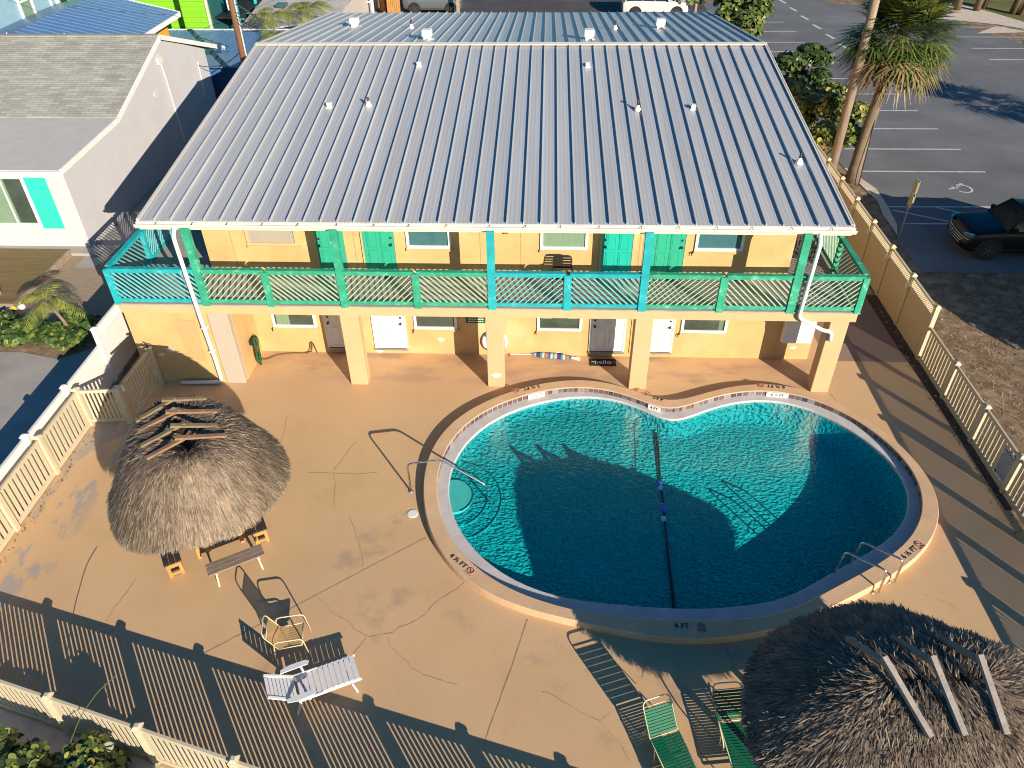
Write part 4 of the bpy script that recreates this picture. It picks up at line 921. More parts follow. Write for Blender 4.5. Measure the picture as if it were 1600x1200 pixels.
for k, u in enumerate((.62,.18,-.32,-.78)):
    c = V((-7.52,11.66,3.50))+dr*u; jr = random.Random(k)
    for s in (1,-1):
        top = c+V((0,0,.02+.05*(s>0)))-nr*s*.14+V((0,0,.05)); bot = c+nr*s*(.74+jr.uniform(-.05,.08))+V((0,0,-.16))+dr*jr.uniform(-.1,.16)
        m = MB(); m.bar(top, bot, .095, .05); m.build('ridge_pole', M('pole_ochre_%d%d' % (k,s>0), (.26-.05*(k%2),.155,.085), .8, .25, 5, .3, 25), parent=h1, world=True)
h2 = thing('thatched_hut', (6.9,6.45,0), 'large oval thatched hut in the near right corner by the pool ladder', 'tiki hut', 'thatched huts by the pool')
thatch_roof(h2, (6.05,6.56), .70, R(3), 2.46, 2.12, 1.92, 3.14, 66000, 9, .12, 1.25)
hut_frame(h2, (6.3,6.45), R(3), 1.5, 1.0, 2.4)
for k, (x, dx_) in enumerate(((5.27,.36),(6.0,.17),(6.72,.08))):
    y0 = 6.58+.04*k
    m = MB(); m.bar((x-.04,y0+.14,3.45),(x-.04+dx_*1.25,y0-.86,3.02), .09, .075); m.build('ridge_pole', M('pole_grey_%d' % k, (.30,.27,.24), .85, .25, 5, .4, 25), parent=h2, world=True)
    m = MB(); m.bar((x+.01,y0+.04,3.39),(x-.26,y0+.78,2.95), .09, .07); m.build('ridge_pole', T['wood'], parent=h2, world=True)

# ---- seats under the round hut
def seat_bench(name, loc, rz_, L, w, topmat, legmat, label, ends=False):
    r = thing(name, loc, label, 'bench', 'benches round the hut table', rz_)
    m = MB(); npl = 3; pw = w/npl
    for k in range(npl): m.bbox(-L/2,L/2,-w/2+k*pw+.004,-w/2+(k+1)*pw-.004,.41,.45,.006)
    m.build('seat', topmat, r)
    if ends:
        for s in (-1,1):
            m = MB(); x = s*(L/2-.05); m.box(x-.02,x+.02,-w/2+.03,-w/2+.10,0,.41); m.box(x-.02,x+.02,w/2-.10,w/2-.03,0,.41); m.box(x-.02,x+.02,-w/2+.10,w/2-.10,.28,.405); m.box(x-.02,x+.02,-w/2+.10,w/2-.10,.06,.12); m.build('end_frame', legmat, r)
    else:
        for s in (-1,1):
            x = s*(L/2-.16)
            for t in (-1,1): m = MB(); m.bar((x,t*.05,.40),(x+s*.03,t*(w/2-.02),0), .05, .035, (1,0,0)); m.build('leg', legmat, r)
            m = MB(); m.box(x-.02,x+.02,-.1,.1,.30,.41); m.build('brace', legmat, r)
    return r
seat_bench('plank_bench', (-6.68,10.60,0), R(31), 1.22, .36, T['bench'], M('pale_leg_paint', (.66,.56,.42), .6, .1, 5), 'grey weathered plank bench on the near side of the round hut')
seat_bench('plank_bench', (-8.42,11.08,0), R(-58), 1.5, .38, T['darkwood'], T['orangewood'], 'dark topped bench with orange ends at the left of the grey bench', True)
seat_bench('plank_bench', (-6.72,12.0,0), R(-60), 1.35, .36, T['darkwood'], T['orangewood'], 'dark topped bench with orange ends at the right of the grey bench', True)
tb = thing('picnic_table', (-7.5,11.55,0), 'dark wooden table in the shade under the round hut', 'table', None, R(31))
m = MB()
for k in range(5): m.bbox(-.62,.62,-.40+k*.16+.004,-.24+k*.16-.004,.70,.74,.006)
m.build('tabletop', T['darkwood'], tb)
for s in (-1,1):
    for t in (-1,1): m = MB(); m.bar((s*.48,t*.12,.70),(s*.48,t*.40,0), .05, .08, (1,0,0)); m.build('leg', T['orangewood'], tb)

# ------------------------------------------------------------------ loungers and chairs
def lounger(loc, rz_, label, by, bz, arms):
    r = thing('pool_lounger', loc, label, 'lounger', 'green strap loungers near the pool', rz_); w = .275
    mf = T['tanframe']; hz = .33; B0 = V((0,0,hz))
    m = MB(); m.tube(fillet([(-w,-1.32,hz-.02),(-w,.0,hz),(-w,.05,hz)],.05), .0135, 7); m.tube([(w,-1.32,hz-.02),(w,.05,hz)], .0135, 7); m.tube([(-w,-1.32,hz-.02),(w,-1.32,hz-.02)], .0135, 7); m.tube([(-w,.0,hz),(w,0,hz)], .012, 7)
    m.build('seat_frame', mf, r, smooth=True)
    m = MB(); e = V((0,by,bz)); m.tube(fillet([V((-w,0,hz)), V((-w,by,bz)), V((w,by,bz)), V((w,0,hz))], .13, 5), .0135, 7); m.tube([V((-w,0,hz)).lerp(V((-w,by,bz)),.83), V((w,0,hz)).lerp(V((w,by,bz)),.83)], .010, 6)
    m.tube([(-w,by*.5,hz+(bz-hz)*.5),(-w,by*.9,hz-.02)], .010, 6); m.tube([(w,by*.5,hz+(bz-hz)*.5),(w,by*.9,hz-.02)], .010, 6); m.build('back_frame', mf, r, smooth=True)
    for yy in (-.28,-1.08):
        m = MB(); m.tube(fillet([(-w-.02,yy+.05,hz),(-w-.02,yy,0.012),(w+.02,yy,0.012),(w+.02,yy+.05,hz)], .05), .0135, 7); m.build('leg', mf, r, smooth=True)
    m = MB(); m.tube(fillet([(-w-.02,.12,hz),(-w-.02,.28,.012),(w+.02,.28,.012),(w+.02,.12,hz)], .05), .0135, 7); m.tube([(-w,0,hz),(-w,.2,hz-.02)], .012, 6); m.tube([(w,0,hz),(w,.2,hz-.02)], .012, 6); m.build('leg', mf, r, smooth=True)
    def strap(m, c, n_):
        t = V((0,*n_)).normalized()*.022; o = V((1,0,0)).cross(t).normalized()*.003
        h_ = .0165
        for sg in (1,-1):
            q = c+o*sg*4
            m.quad(q-t+V((-w-h_,0,0)), q+t+V((-w-h_,0,0)), q+t+V((w+h_,0,0)), q-t+V((w+h_,0,0)))
        for sx in (-1,1): m.quad(c-o*4-t+V((sx*(w+h_),0,0)), c-o*4+t+V((sx*(w+h_),0,0)), c+o*4+t+V((sx*(w+h_),0,0)), c+o*4-t+V((sx*(w+h_),0,0)))
    m = MB(); Lb = math.hypot(by, bz-hz); nb = int(Lb*.78/.056); n_ = (by, bz-hz)
    for k in range(nb): f = (.03+k*.056+.02)/Lb; strap(m, V((0,by*f,hz+(bz-hz)*f)), n_)
    m.build('back_strap', T['strap'], r)
    m = MB(); k = 0
    while -.06-k*.056 > -1.29: strap(m, V((0,-.06-k*.056,hz-.012*abs(math.sin(k*.15)))), (1,0)); k += 1
    m.build('seat_strap', T['strap'], r)
    if arms:
        for s in (-1,1):
            m = MB(); x = s*(w+.05); m.tube(fillet([(s*w,by*.45,hz+(bz-hz)*.5),(x,by*.2,hz+.22),(x+s*.02,-.18,hz+.20),(x,-.44,hz+.06),(x-s*.01,-.48,hz-.1)], .12, 4), .014, 7); m.build('armrest', mf, r, smooth=True)
    return r
lounger((2.32,7.03,0), R(20), 'green strap lounger with steep back, the left of the pair', .44, .84, False)
lounger((3.62,7.33,0), R(7), 'green strap lounger with curved tan armrests, beside the big hut', .58, .62, True)
# tan strap armchair
r = thing('strap_armchair', (-4.97,8.80,0), 'small tan strap armchair behind the white lounge chair', 'chair', None, R(-78))
m = MB(); w = .26
m.tube(fillet([(-w,-.22,.33),(-w,-.46,.84),(w,-.46,.84),(w,-.22,.33)], .13, 5), .013, 7); m.tube([(-w,-.22,.33),(-w,.24,.36)], .013, 7); m.tube([(w,-.22,.33),(w,.24,.36)], .013, 7); m.tube([(-w,.24,.36),(w,.24,.36)], .013, 7); m.tube([(-w,-.40,.71),(w,-.40,.71)], .01, 6)
m.build('seat_frame', T['tanframe'], r, smooth=True)
for s in (-1,1):
    m = MB(); x = s*(w+.03); m.tube(fillet([(x,.34,.01),(x,.28,.60),(x,-.27,.60),(x,-.34,.01)], .10, 5), .014, 7); m.build('armrest', T['tanframe'], r, smooth=True)
m = MB()
for k in range(10):
    x = -.235+k*.052; a, b, c_, d_ = (x,-.41,.72),(x,-.24,.36),(x,-.05,.325),(x,.24,.365)
    for p, q in ((a,b),(b,c_),(c_,d_)): m.bar(p, q, .038, .004, (1,0,0) if False else (0,0,1))
m.build('strap', T['tanstrap'], r)
# white slatted lounge chair
r = thing('slatted_lounge_chair', (-4.56,7.69,0), 'white resin slatted lounge chair with raised back on the deck', 'lounge chair', None, R(-64))
wp_ = T['whiteplastic']; w = .265
m = MB(); B0, B1 = V((0,0,.33)), V((0,-.50,.74))
for k in range(8):
    f0 = .04+k*.122; p = B0.lerp(B1,f0); q = B0.lerp(B1,f0+.100); ww = w-.01-(0 if k < 6 else .035*(k-5))
    dd = (q-p); nn = V((0,dd.z,-dd.y)).normalized()*.011
    m.add([p+V((-ww,0,0)),p+V((ww,0,0)),q+V((ww-.0,0,0)),q+V((-ww+.0,0,0))]+[v-nn for v in (p+V((-ww,0,0)),p+V((ww,0,0)),q+V((ww,0,0)),q+V((-ww,0,0)))], [(0,1,2,3),(7,6,5,4),(0,4,5,1),(1,5,6,2),(2,6,7,3),(3,7,4,0)])
m.build('backrest', wp_, r)
for s in (-1,1):
    m = MB(); m.bar(B0+V((s*w,0,-.01)), B1+V((s*(w-.03),0,0)), .03, .05, (1,0,0)); m.build('back_rail', T['white'], r)
m = MB()
def sz(y): return .33-.035*math.sin(min(1,y/.5)*PI)*.6 if y < .5 else .33-.05*(y-.5)
for k in range(11): y = .03+k*.104; m.bar((-w,y+.046,sz(y)),(w,y+.046,sz(y)), .088, .016)
m.build('seat', wp_, r)
for s in (-1,1):
    m = MB(); m.bar((s*(w+.012),-.02,.31),(s*(w+.012),.55,.29), .024, .06); m.bar((s*(w+.012),.55,.29),(s*(w+.012),1.19,.275), .024, .055); m.build('side_rail', T['white'], r)
    m = MB(); m.bar((s*(w+.035),.02,.30),(s*(w+.06),-.10,.0), .03, .07, (1,0,0)); m.build('leg', T['white'], r)
    m = MB(); m.bar((s*(w+.03),1.0,.28),(s*(w+.06),1.06,.0), .03, .075, (1,0,0)); m.build('leg', T['white'], r)
    m = MB(); x0, x1 = s*(w+.02), s*(w+.125); y0 = -.22
    pts = [(x0,y0),(x0,y0+.52),(x0+s*.06,y0+.56),(x1,y0+.50),(x1+s*.01,y0+.2),(x1-s*.03,y0+.02)]
    if s < 0: pts = pts[::-1]
    m.prism(pts, .515, .535); m.build('armrest', wp_, r)
    m = MB(); m.bar((s*(w+.06),.16,.515),(s*(w+.03),.20,.30), .03, .06, (1,0,0)); m.build('arm_support', T['white'], r)

# ------------------------------------------------------------------ pool fittings
r = thing('pool_handrail', (-3.19,13.19,0), 'steel handrail arching over the curb to the pool steps', 'handrail')
m = MB(); m.tube(fillet([(-3.19,13.19,0),(-3.20,13.20,.94),(-2.40,13.36,.94),(-1.30,13.14,.33),(-1.27,13.12,-.34)], .13, 5), .024, 10); m.build('rail', T['steel'], parent=r, world=True, smooth=True)
m = MB(); m.lathe([(.065,0),(.06,.012),(.035,.03)], (-3.19,13.19,0), 14); m.build('escutcheon', T['steelmatte'], parent=r, world=True)
r = thing('pool_ladder', (7.55,10.6,0), 'two rail steel pool ladder at the deep end', 'ladder')
for (fx, fy) in ((7.32,10.45),(7.76,10.74)):
    d = V((-.78,.53,0)).normalized(); p = V((fx,fy,0))
    m = MB(); m.tube(fillet([p+d*.10+V((0,0,.0)), p-d*.02+V((0,0,.10)), p+V((0,0,.16)), p+V((0,0,.80)), p+d*.88+V((0,0,.80)), p+d*.92+V((0,0,.2)), p+d*.94+V((0,0,-.5))], .14, 5), .023, 9); m.build('rail', T['steel'], parent=r, world=True, smooth=True)
    m = MB(); m.lathe([(.06,0),(.055,.012),(.03,.03)], tuple(p+d*.10), 14); m.build('escutcheon', T['steelmatte'], parent=r, world=True)
for z in (-.16,-.36):
    d = V((-.78,.53,0)).normalized()*.93; m = MB(); m.bar(V((7.32,10.45,z))+d, V((7.76,10.74,z))+d, .09, .025); m.build('tread', T['steelmatte'], parent=r, world=True)
r = thing('float_line', (3.0,12.8,-.04), 'rope with blue and pale floats across the middle of the pool', 'float line')
m = MB(); m.tube([(3.22,16.05,-.05),(3.12,14.6,-.045),(3.02,13.4,-.04),(2.99,12.2,-.045),(2.97,10.05,-.05)], .012, 6); m.build('rope', M('rope_dark', (.03,.05,.07), .8, .1, 5), parent=r, world=True)
for (x, y, k) in ((3.03,13.66,0),(3.025,13.52,1),(3.01,12.92,0),(3.0,12.80,0),(2.985,12.50,1)):
    m = MB(); m.lathe([(.012,-.07),(.05,-.055),(.066,-.02),(.066,.02),(.05,.055),(.012,.07)], (x,y,-.03), 14, 'y'); m.build('float', T['bluefloat'] if k == 0 else T['skyfloat'], parent=r, world=True, smooth=True)
m = MB(); m.lathe([(.13,0),(.13,.012),(.1,.016)], (-3.04,12.45,0), 18); tag(m.build('skimmer_lid', T['white']), 'round white skimmer lid in the deck left of the pool', 'skimmer lid')
# ------------------------------------------------------------------ vegetation
def leaf_cloud(name, parent, clumps, n, size, mat, seed, sides=7, aspect=1.0, upbias=.55, rn=(0,1), droop=0, world=True):
    """clumps: (x,y,z,rx,ry,rz); leaves lie near the surface of every clump with a few inside"""
    rg = np.random.default_rng(seed); C = np.array(clumps, float); vol = (C[:,3]*C[:,4]+C[:,4]*C[:,5]+C[:,3]*C[:,5]); pick = rg.choice(len(C), n, p=vol/vol.sum())
    d = rg.normal(size=(n,3)); d /= np.linalg.norm(d, axis=1, keepdims=True); d[:,2] = np.where(d[:,2] < -.3, -d[:,2], d[:,2]); rad = rg.uniform(.45,1.08,n)**.6
    P = C[pick,:3]+d*C[pick,3:6]*rad[:,None]
    nrm = d*.8+np.array([0,0,upbias])+rg.normal(0,.45,(n,3)); nrm /= np.linalg.norm(nrm, axis=1, keepdims=True)
    t = np.cross(nrm, rg.normal(size=(n,3))); t /= np.linalg.norm(t, axis=1, keepdims=True); b = np.cross(nrm, t); s = size*rg.uniform(.6,1.25,n)
    ang = np.arange(sides)*2*np.pi/sides; ring_ = (np.cos(ang)[None,:,None]*t[:,None,:]*aspect+np.sin(ang)[None,:,None]*b[:,None,:])*s[:,None,None]
    bend = (np.cos(ang)**2)[None,:,None]*nrm[:,None,:]*s[:,None,None]*-.25*(1 if aspect >= 1 else 1)
    Vv = (P[:,None,:]+ring_+bend); Vv[:,:,2] -= droop*np.abs(np.cos(ang))[None,:]*s[:,None]
    Vv = Vv.reshape(-1,3); Vv[:,2] = np.maximum(Vv[:,2], .01)
    F = np.arange(n*sides).reshape(n, sides); r_ = rg.uniform(rn[0],rn[1],n)
    return np_mesh(name, Vv, F, mat, parent, rnd=r_, off=parent.location if world else (0,0,0))
def bush(name, label, cat, base, clumps, n, size, mat, seed, group=None, part='foliage', **k):
    r = thing(name, base, label, cat, group)
    leaf_cloud(part, r, clumps, n, size, mat, seed, **k)
    rr = random.Random(seed); m = MB()
    for c in clumps[:10]:
        m.tube([(base[0]+rr.uniform(-.15,.15),base[1]+rr.uniform(-.15,.15),0), ((base[0]+c[0])/2,(base[1]+c[1])/2,c[2]*.5+.1), (c[0],c[1],c[2])], [.04,.03,.015], 5)
    m.build('stem', T['stem'], parent=r, world=True); return r
rr = random.Random(21)
# sea grape bushes between motel and car park
cl = [(12.6+rr.uniform(-1.1,.9),32.2+k*.62+rr.uniform(-.3,.3),rr.uniform(.9,2.4),rr.uniform(.5,.85),rr.uniform(.6,.9),rr.uniform(.5,.8)) for k in range(11)]
bush('sea_grape_bush', 'yellow green sea grape bush behind the roof edge beside the fan palm trunk', 'bush', (12.5,34.5,0), cl, 5200, .10, T['grape'], 1, 'sea grape bushes along the fence', rn=(.25,1))
cl = [(12.9+rr.uniform(-1.0,1.0),40.5+rr.uniform(-1.4,1.6),rr.uniform(1.2,2.9),rr.uniform(.5,.8),rr.uniform(.5,.8),rr.uniform(.4,.7)) for k in range(11)]
bush('sea_grape_bush', 'dark sea grape bush standing between the two lighter ones', 'bush', (12.7,40.5,0), cl, 4200, .11, T['grape'], 2, 'sea grape bushes along the fence', rn=(0,.45))
cl = [(10.6+rr.uniform(-2.5,2.2),48.6+rr.uniform(-2.5,2.5),rr.uniform(1.4,3.9),rr.uniform(.8,1.3),rr.uniform(.8,1.3),rr.uniform(.6,1.1)) for k in range(20)]
bush('sea_grape_bush', 'large sea grape bush behind the far right corner of the metal roof', 'bush', (10.8,48.6,0), cl, 9500, .13, T['grape'], 3, 'sea grape bushes along the fence', rn=(.05,.93))
# hedge left
cl = [(-18.6+k*.36+rr.uniform(-.1,.1), 19.75+rr.uniform(-.55,.5), rr.uniform(.15,.42), .38,.36,.26) for k in range(13)]+[(-19.2+rr.uniform(0,4.8),19.6+rr.uniform(-.6,.6),.28,.4,.4,.25) for k in range(14)]
bush('low_hedge', 'low dark green hedge between the driveway and the paved yard', 'hedge', (-16.6,19.7,0), cl, 6500, .06, T['hedge'], 5, aspect=1.3)
# near left sea grapes outside the fence
cl = [(-7.6+k*.42+rr.uniform(-.25,.25), 5.95-k*.20+rr.uniform(-.55,.25), rr.uniform(.15,.6), .34,.34,.26) for k in range(8)]+[(-9.6+rr.uniform(-.2,2.2),6.1+rr.uniform(-.9,.25),rr.uniform(.2,.75),.38,.38,.3) for k in range(12)]
bush('sea_grape_bush', 'low sea grape scrub outside the near fence at the bottom left', 'bush', (-8.6,5.8,0), cl, 3200, .075, T['grape'], 6, 'sea grape bushes along the fence', rn=(.2,.98), sides=9)
# grass runner growing over the fence
r = thing('beach_vine', (-7.95,5.9,0), 'thin beach vine runner climbing over the near fence', 'vine')
m = MB(); m.tube(fillet([(-8.1,5.8,.5),(-8.0,6.2,.95),(-7.8,6.5,1.35),(-7.45,6.75,1.75),(-7.2,6.9,1.9)], .2, 4), .008, 5); m.build('runner', T['coco'], parent=r, world=True)
# fan palm
def fan_palm(base, h, label, seed, n=62, rad=1.0, group='palms beside the car park', lean=(0,0)):
    rg = np.random.default_rng(seed); r = thing('fan_palm', base, label, 'palm tree', group); bx, by, bz = base
    m = MB(); pth = []; rs = []
    for k in range(9):
        t = k/8; pth.append((bx+lean[0]*t*t, by+lean[1]*t*t, h*.82*t)); rs.append(.27-.09*t+(.08 if k == 0 else 0)+(.05 if k == 8 else 0))
    m.tube(pth, rs, 14); m.build('trunk', T['palmtrunk'], parent=r, world=True, smooth=True)
    # boot stubs under the crown
    m = MB(); rr = random.Random(seed)
    tx, ty = bx+lean[0], by+lean[1]
    for k in range(26):
        a = rr.uniform(0,6.28); z = h*.72+rr.uniform(0,.22)*h; m.bar((tx+.15*math.cos(a),ty+.15*math.sin(a),z),(tx+.36*math.cos(a),ty+.36*math.sin(a),z+.28), .07, .03)
    m.build('leaf_base', T['stem'], parent=r, world=True)
    VV, FF, RN = [], [], []; cnt = 0
    for k in range(n):
        f = k/n; el = R(84-128*f)+rg.normal(0,.12); az = k*2.39996+rg.normal(0,.15)
        d = np.array([math.cos(az)*math.cos(el), math.sin(az)*math.cos(el), math.sin(el)]); pl = rg.uniform(.75,1.1)*rad; o = np.array([tx,ty,h-.15*rad-.25*f*rad])
        hub = o+d*pl+np.array([0,0,-.16*pl*(1-abs(math.sin(el)))]); side = np.cross(d,[0,0,1.]); side /= np.linalg.norm(side)+1e-6; up_ = np.cross(side, d)
        # petiole
        q = side*.014; VV += [o-q,o+q,hub+q,hub-q]; FF.append((cnt,cnt+1,cnt+2,cnt+3)); RN.append(.42); cnt += 4
        L0 = rg.uniform(.85,1.15)*rad; nl = 22; base_r = rg.uniform(0,.15) if f > .92 else (rg.uniform(.12,.42) if f > .80 else rg.uniform(.5,1))
        for j in range(nl):
            a = (j/(nl-1)-.5)*4.3+rg.normal(0,.05); ld = d*math.cos(a)+side*math.sin(a); Lj = L0*(1-.28*abs(a)/2.1)*rg.uniform(.85,1.05)
            fold = up_*(.10*abs(math.sin(a)))+np.array([0,0,-.12*(1 if f < .6 else 2.6)])
            mid = hub+ld*Lj*.55+up_*.05*math.cos(a)+fold*.25*Lj; tip = hub+ld*Lj+fold*Lj*(.8+.6*rg.uniform(0,1))
            pp = np.cross(ld, up_); pp /= np.linalg.norm(pp)+1e-6; w0, w1 = .012, .032*rad
            VV += [hub-pp*w0, hub+pp*w0, mid+pp*w1+up_*.01, mid-pp*w1+up_*.01, tip+pp*.004, tip-pp*.004]; FF += [(cnt,cnt+1,cnt+2,cnt+3),(cnt+3,cnt+2,cnt+4,cnt+5)]
            v_ = min(1,max(0,base_r+rg.normal(0,.05))); RN += [v_, max(0,v_-(.18 if rg.uniform() < .35 else .0))]; cnt += 6
    np_mesh('crown', np.array(VV), np.array(FF), T['fan'], r, rnd=RN, off=r.location)
    return r
fan_palm((13.42,32.3,0), 6.35, 'tall cabbage palm with dead skirt beside the car park', 7, n=150, rad=1.32, lean=(.3,0))
fan_palm((33.2,29.5,0), 6.4, 'cabbage palm standing off to the right of the car park', 8, n=50, rad=1.3)
# broad tree that shades the car, off to the right
cl = [(23.7+rr.uniform(-2.2,2.2),13.0+rr.uniform(-3.0,3.0),4.9+rr.uniform(-1.0,1.2),1.5,1.5,1.1) for k in range(38)]
r = bush('shade_tree', 'broad leafy tree to the right of the parked black car', 'tree', (23.7,13.9,0), cl, 16000, .25, T['grape'], 31, None, 'crown', rn=(0,.8))
m = MB(); m.tube([(23.7,13.9,0),(23.8,13.8,1.9),(23.6,13.9,4.2)], [.28,.22,.15], 12); m.build('trunk', T['palmtrunk'], parent=r, world=True, smooth=True)
# pinnate palms
def coco_palm(base, h, label, seed, n=9, L=1.3, lean=(0,0), group=None, name='small_palm', azs=None):
    rg = np.random.default_rng(seed); r = thing(name, base, label, 'palm tree', group); bx, by, _ = base; tx, ty = bx+lean[0], by+lean[1]
    m = MB(); m.tube([(bx,by,0),(bx+lean[0]*.4,by+lean[1]*.4,h*.5),(tx,ty,h)], [.075,.055,.045], 10); m.build('trunk', T['palmtrunk'], parent=r, world=True, smooth=True)
    for k in range(n):
        az = azs[k] if azs else k*2.4+rg.normal(0,.2); e0 = rg.uniform(.35,1.15); Lk = L*rg.uniform(.8,1.1); pts = []
        for i in range(13):
            t = i/12; pts.append(np.array([tx+math.cos(az)*Lk*(t*math.cos(e0*.6)), ty+math.sin(az)*Lk*(t*math.cos(e0*.6)), h+Lk*(math.sin(e0)*t-.95*t*t)]))
        VV, FF, RN = [], [], []; c = 0
        for i in range(12):
            p, q = pts[i], pts[i+1]; d = (q-p)/np.linalg.norm(q-p); s = np.cross(d,[0,0,1.]); s /= np.linalg.norm(s)+1e-6
            VV += [p-s*.008,p+s*.008,q+s*.007,q-s*.007]; FF.append((c,c+1,c+2,c+3)); RN.append(.9); c += 4
            for sub in (0,.5):
                o = p+(q-p)*sub; t = (i+sub)/12
                if t < .1: continue
                ll = L*.30*math.sin(PI*(.12+.82*t))*rg.uniform(.85,1.1)
                for sg in (1,-1):
                    e = o+s*sg*ll*.86+d*ll*.45+np.array([0,0,-ll*.42]); mm = o+(e-o)*.5+np.array([0,0,.03]); w = d*.016
                    VV += [o-w*.5,o+w*.5,mm+w,mm-w,e+w*.15,e-w*.15]; FF += [(c,c+1,c+2,c+3),(c+3,c+2,c+4,c+5)]; v_ = rg.uniform(.1,.9); RN += [v_,v_]; c += 6
        np_mesh('frond', np.array(VV), np.array(FF), T['coco'], r, rnd=RN, off=r.location)
    return r
coco_palm((-14.92,19.6,0), 1.35, 'small drooping palm leaning over the low hedge', 4, n=9, L=1.35, lean=(-.42,.0), azs=[3.3,2.9,1.75,1.45,.05,-.25,-1.9,-1.2,2.3])
for k, (x, y, hh) in enumerate(((-15.6,46.5,3.5),(-14.0,48.5,3.5),(-14.6,44.6,2.9))):
    coco_palm((x,y,0), hh, ['bushy palm behind the left corner of the metal roof, the leftmost','bushy palm behind the left corner of the metal roof, the farthest','bushy palm behind the left corner of the metal roof, the lowest'][k], 14+k, n=16, L=1.9, group='bushy palms behind the roof', name='bushy_palm')
coco_palm((4.35,41.8,0), 3.6, 'palm top poking up behind the far eave of the metal roof', 19, n=10, L=1.5, name='bushy_palm')
# slender trunks on the far lawn
for k, (x, y, dx, w) in enumerate(((30.8,63.9,-.3,.22),(31.0,65.2,.5,.10),(32.1,63.6,.2,.22),(32.9,64.3,.9,.13),(34.3,62.6,.5,.24),(34.6,62.2,1.4,.16))):
    r = thing('lawn_tree', (x,y,0), ['dark trunk with a pale foot, leftmost on the far lawn','thin leaning trunk behind the leftmost one on the lawn','stout dark trunk in the middle of the far lawn','thin leaning trunk beside the middle one on the lawn','stout dark trunk near the right end of the lawn','slanting trunk at the right end of the lawn'][k], 'tree', 'trees on the far lawn')
    m = MB(); m.tube([(x,y,0),(x+dx*.5,y,2.5),(x+dx,y,6)], [w*1.2,w,w*.8], 9); m.build('trunk', T['stem'], parent=r, world=True, smooth=True)
    leaf_cloud('crown', r, [(x+dx+rr.uniform(-1,1),y+rr.uniform(-1,1),6.6+rr.uniform(-.5,.8),1.2,1.2,.9) for _ in range(5)], 900, .16, T['grape'], 60+k, rn=(0,.6))
# dry grass and weeds on the verge
rg = np.random.default_rng(77); n = 26000
x = rg.uniform(11.5,26,n); y = rg.uniform(8,33,n); keep = (y < 24.3)|((x < 13.5)&(y < 33)); x, y = x[keep], y[keep]
dens = np.sin(x*1.7+y*.6)+np.sin(y*1.9-x*.8)+rg.normal(0,.9,len(x)); x, y = x[dens > -.2], y[dens > -.2]; n = len(x)
az = rg.uniform(0,6.28,n); h = rg.uniform(.03,.13,n); w = rg.uniform(.006,.016,n); dx_, dy_ = np.cos(az), np.sin(az); ln2 = rg.uniform(.02,.12,n)
b0 = np.stack([x-dy_*w,y+dx_*w,0*x-.01],1); b1 = np.stack([x+dy_*w,y-dx_*w,0*x-.01],1); tp = np.stack([x+dx_*ln2,y+dy_*ln2,h],1)
Vv = np.stack([b0,b1,tp],1).reshape(-1,3); F = np.arange(n*3).reshape(n,3)
o = np_mesh('dry_grass', Vv, F, T['tuft'], rnd=np.clip(rg.beta(2,2,n)*.8+.25*(np.sin(x*.9)*np.sin(y*1.3) > .55),0,1)); tag(o, 'dry brown grass and weeds on the verge beside the fence', 'grass', kind='stuff')
n = 1500; rg = np.random.default_rng(91); x = np.concatenate([rg.uniform(11.5,20,n), rg.normal(11.15,.09,260), rg.normal(-12.2,.08,120)]); y = np.concatenate([rg.uniform(9,24,n), rg.uniform(8,22.5,260), rg.uniform(8,15.3,120)])
n = len(x); az = rg.uniform(0,6.28,n); s = rg.uniform(.015,.05,n); z = rg.uniform(.006,.03,n); ca, sa = np.cos(az), np.sin(az)
Vv = np.stack([np.stack([x+ca*s,y+sa*s,z],1), np.stack([x-sa*s*.5,y+ca*s*.5,z+s*.25],1), np.stack([x-ca*s,y-sa*s,z],1), np.stack([x+sa*s*.5,y-ca*s*.5,z*.5],1)],1).reshape(-1,3)
o = np_mesh('leaf_litter', Vv, np.arange(n*4).reshape(n,4), T['tuft'], rnd=rg.uniform(0,.95,n)); tag(o, 'fallen dry leaves scattered along the fences and verge', 'leaves', kind='stuff')
# grass on sand, bottom left
n = 1400; x = rg.uniform(-12,3,n); y = rg.uniform(2,7.8,n); keep = y < 7.6-.27*(x+12.4)-.2; x, y = x[keep], y[keep]; n = len(x); az = rg.uniform(0,6.28,n); h = rg.uniform(.05,.3,n)
w = .006; dx_, dy_ = np.cos(az), np.sin(az); ln2 = rg.uniform(.02,.15,n)
Vv = np.stack([np.stack([x-dy_*w,y+dx_*w,0*x],1), np.stack([x+dy_*w,y-dx_*w,0*x],1), np.stack([x+dx_*ln2,y+dy_*ln2,h],1)],1).reshape(-1,3)
o = np_mesh('beach_grass', Vv, np.arange(n*3).reshape(n,3), T['coco'], rnd=rg.uniform(0,1,n)); tag(o, 'thin beach grass on the sand outside the fence', 'grass', kind='stuff')
# ------------------------------------------------------------------ neighbouring houses
def gable_wall(mb, X, prof, zb, s=-1, th=.2):
    pts = [(y,z) for y,z in prof]; n = len(pts)
    a = [(X,y,z) for y,z in pts]+[(X,pts[-1][0],zb),(X,pts[0][0],zb)]; b = [(X+s*th,y,z) for _,y,z in a]; m = len(a)
    mb.add(a+b, [tuple(range(m)), tuple(range(2*m-1,m-1,-1))]+[(i,(i+1)%m,m+(i+1)%m,m+i) for i in range(m)])
nh = thing('neighbour_house', (-22,32,0), 'pale grey house with shingle roof and turquoise shutter on the left', 'house'); W = dict(parent=nh, world=True)
NX = -17.2; XF = -34
m = MB(); gable_wall(m, NX, [(25.45,3.12),(29.96,3.34),(35.37,5.06),(40.0,3.45)], 0); m.box(XF,NX-.2,25.45,25.65,0,3.12); m.box(XF,NX-.2,39.8,40,0,3.4); m.build('wall', T['greywall'], **W)
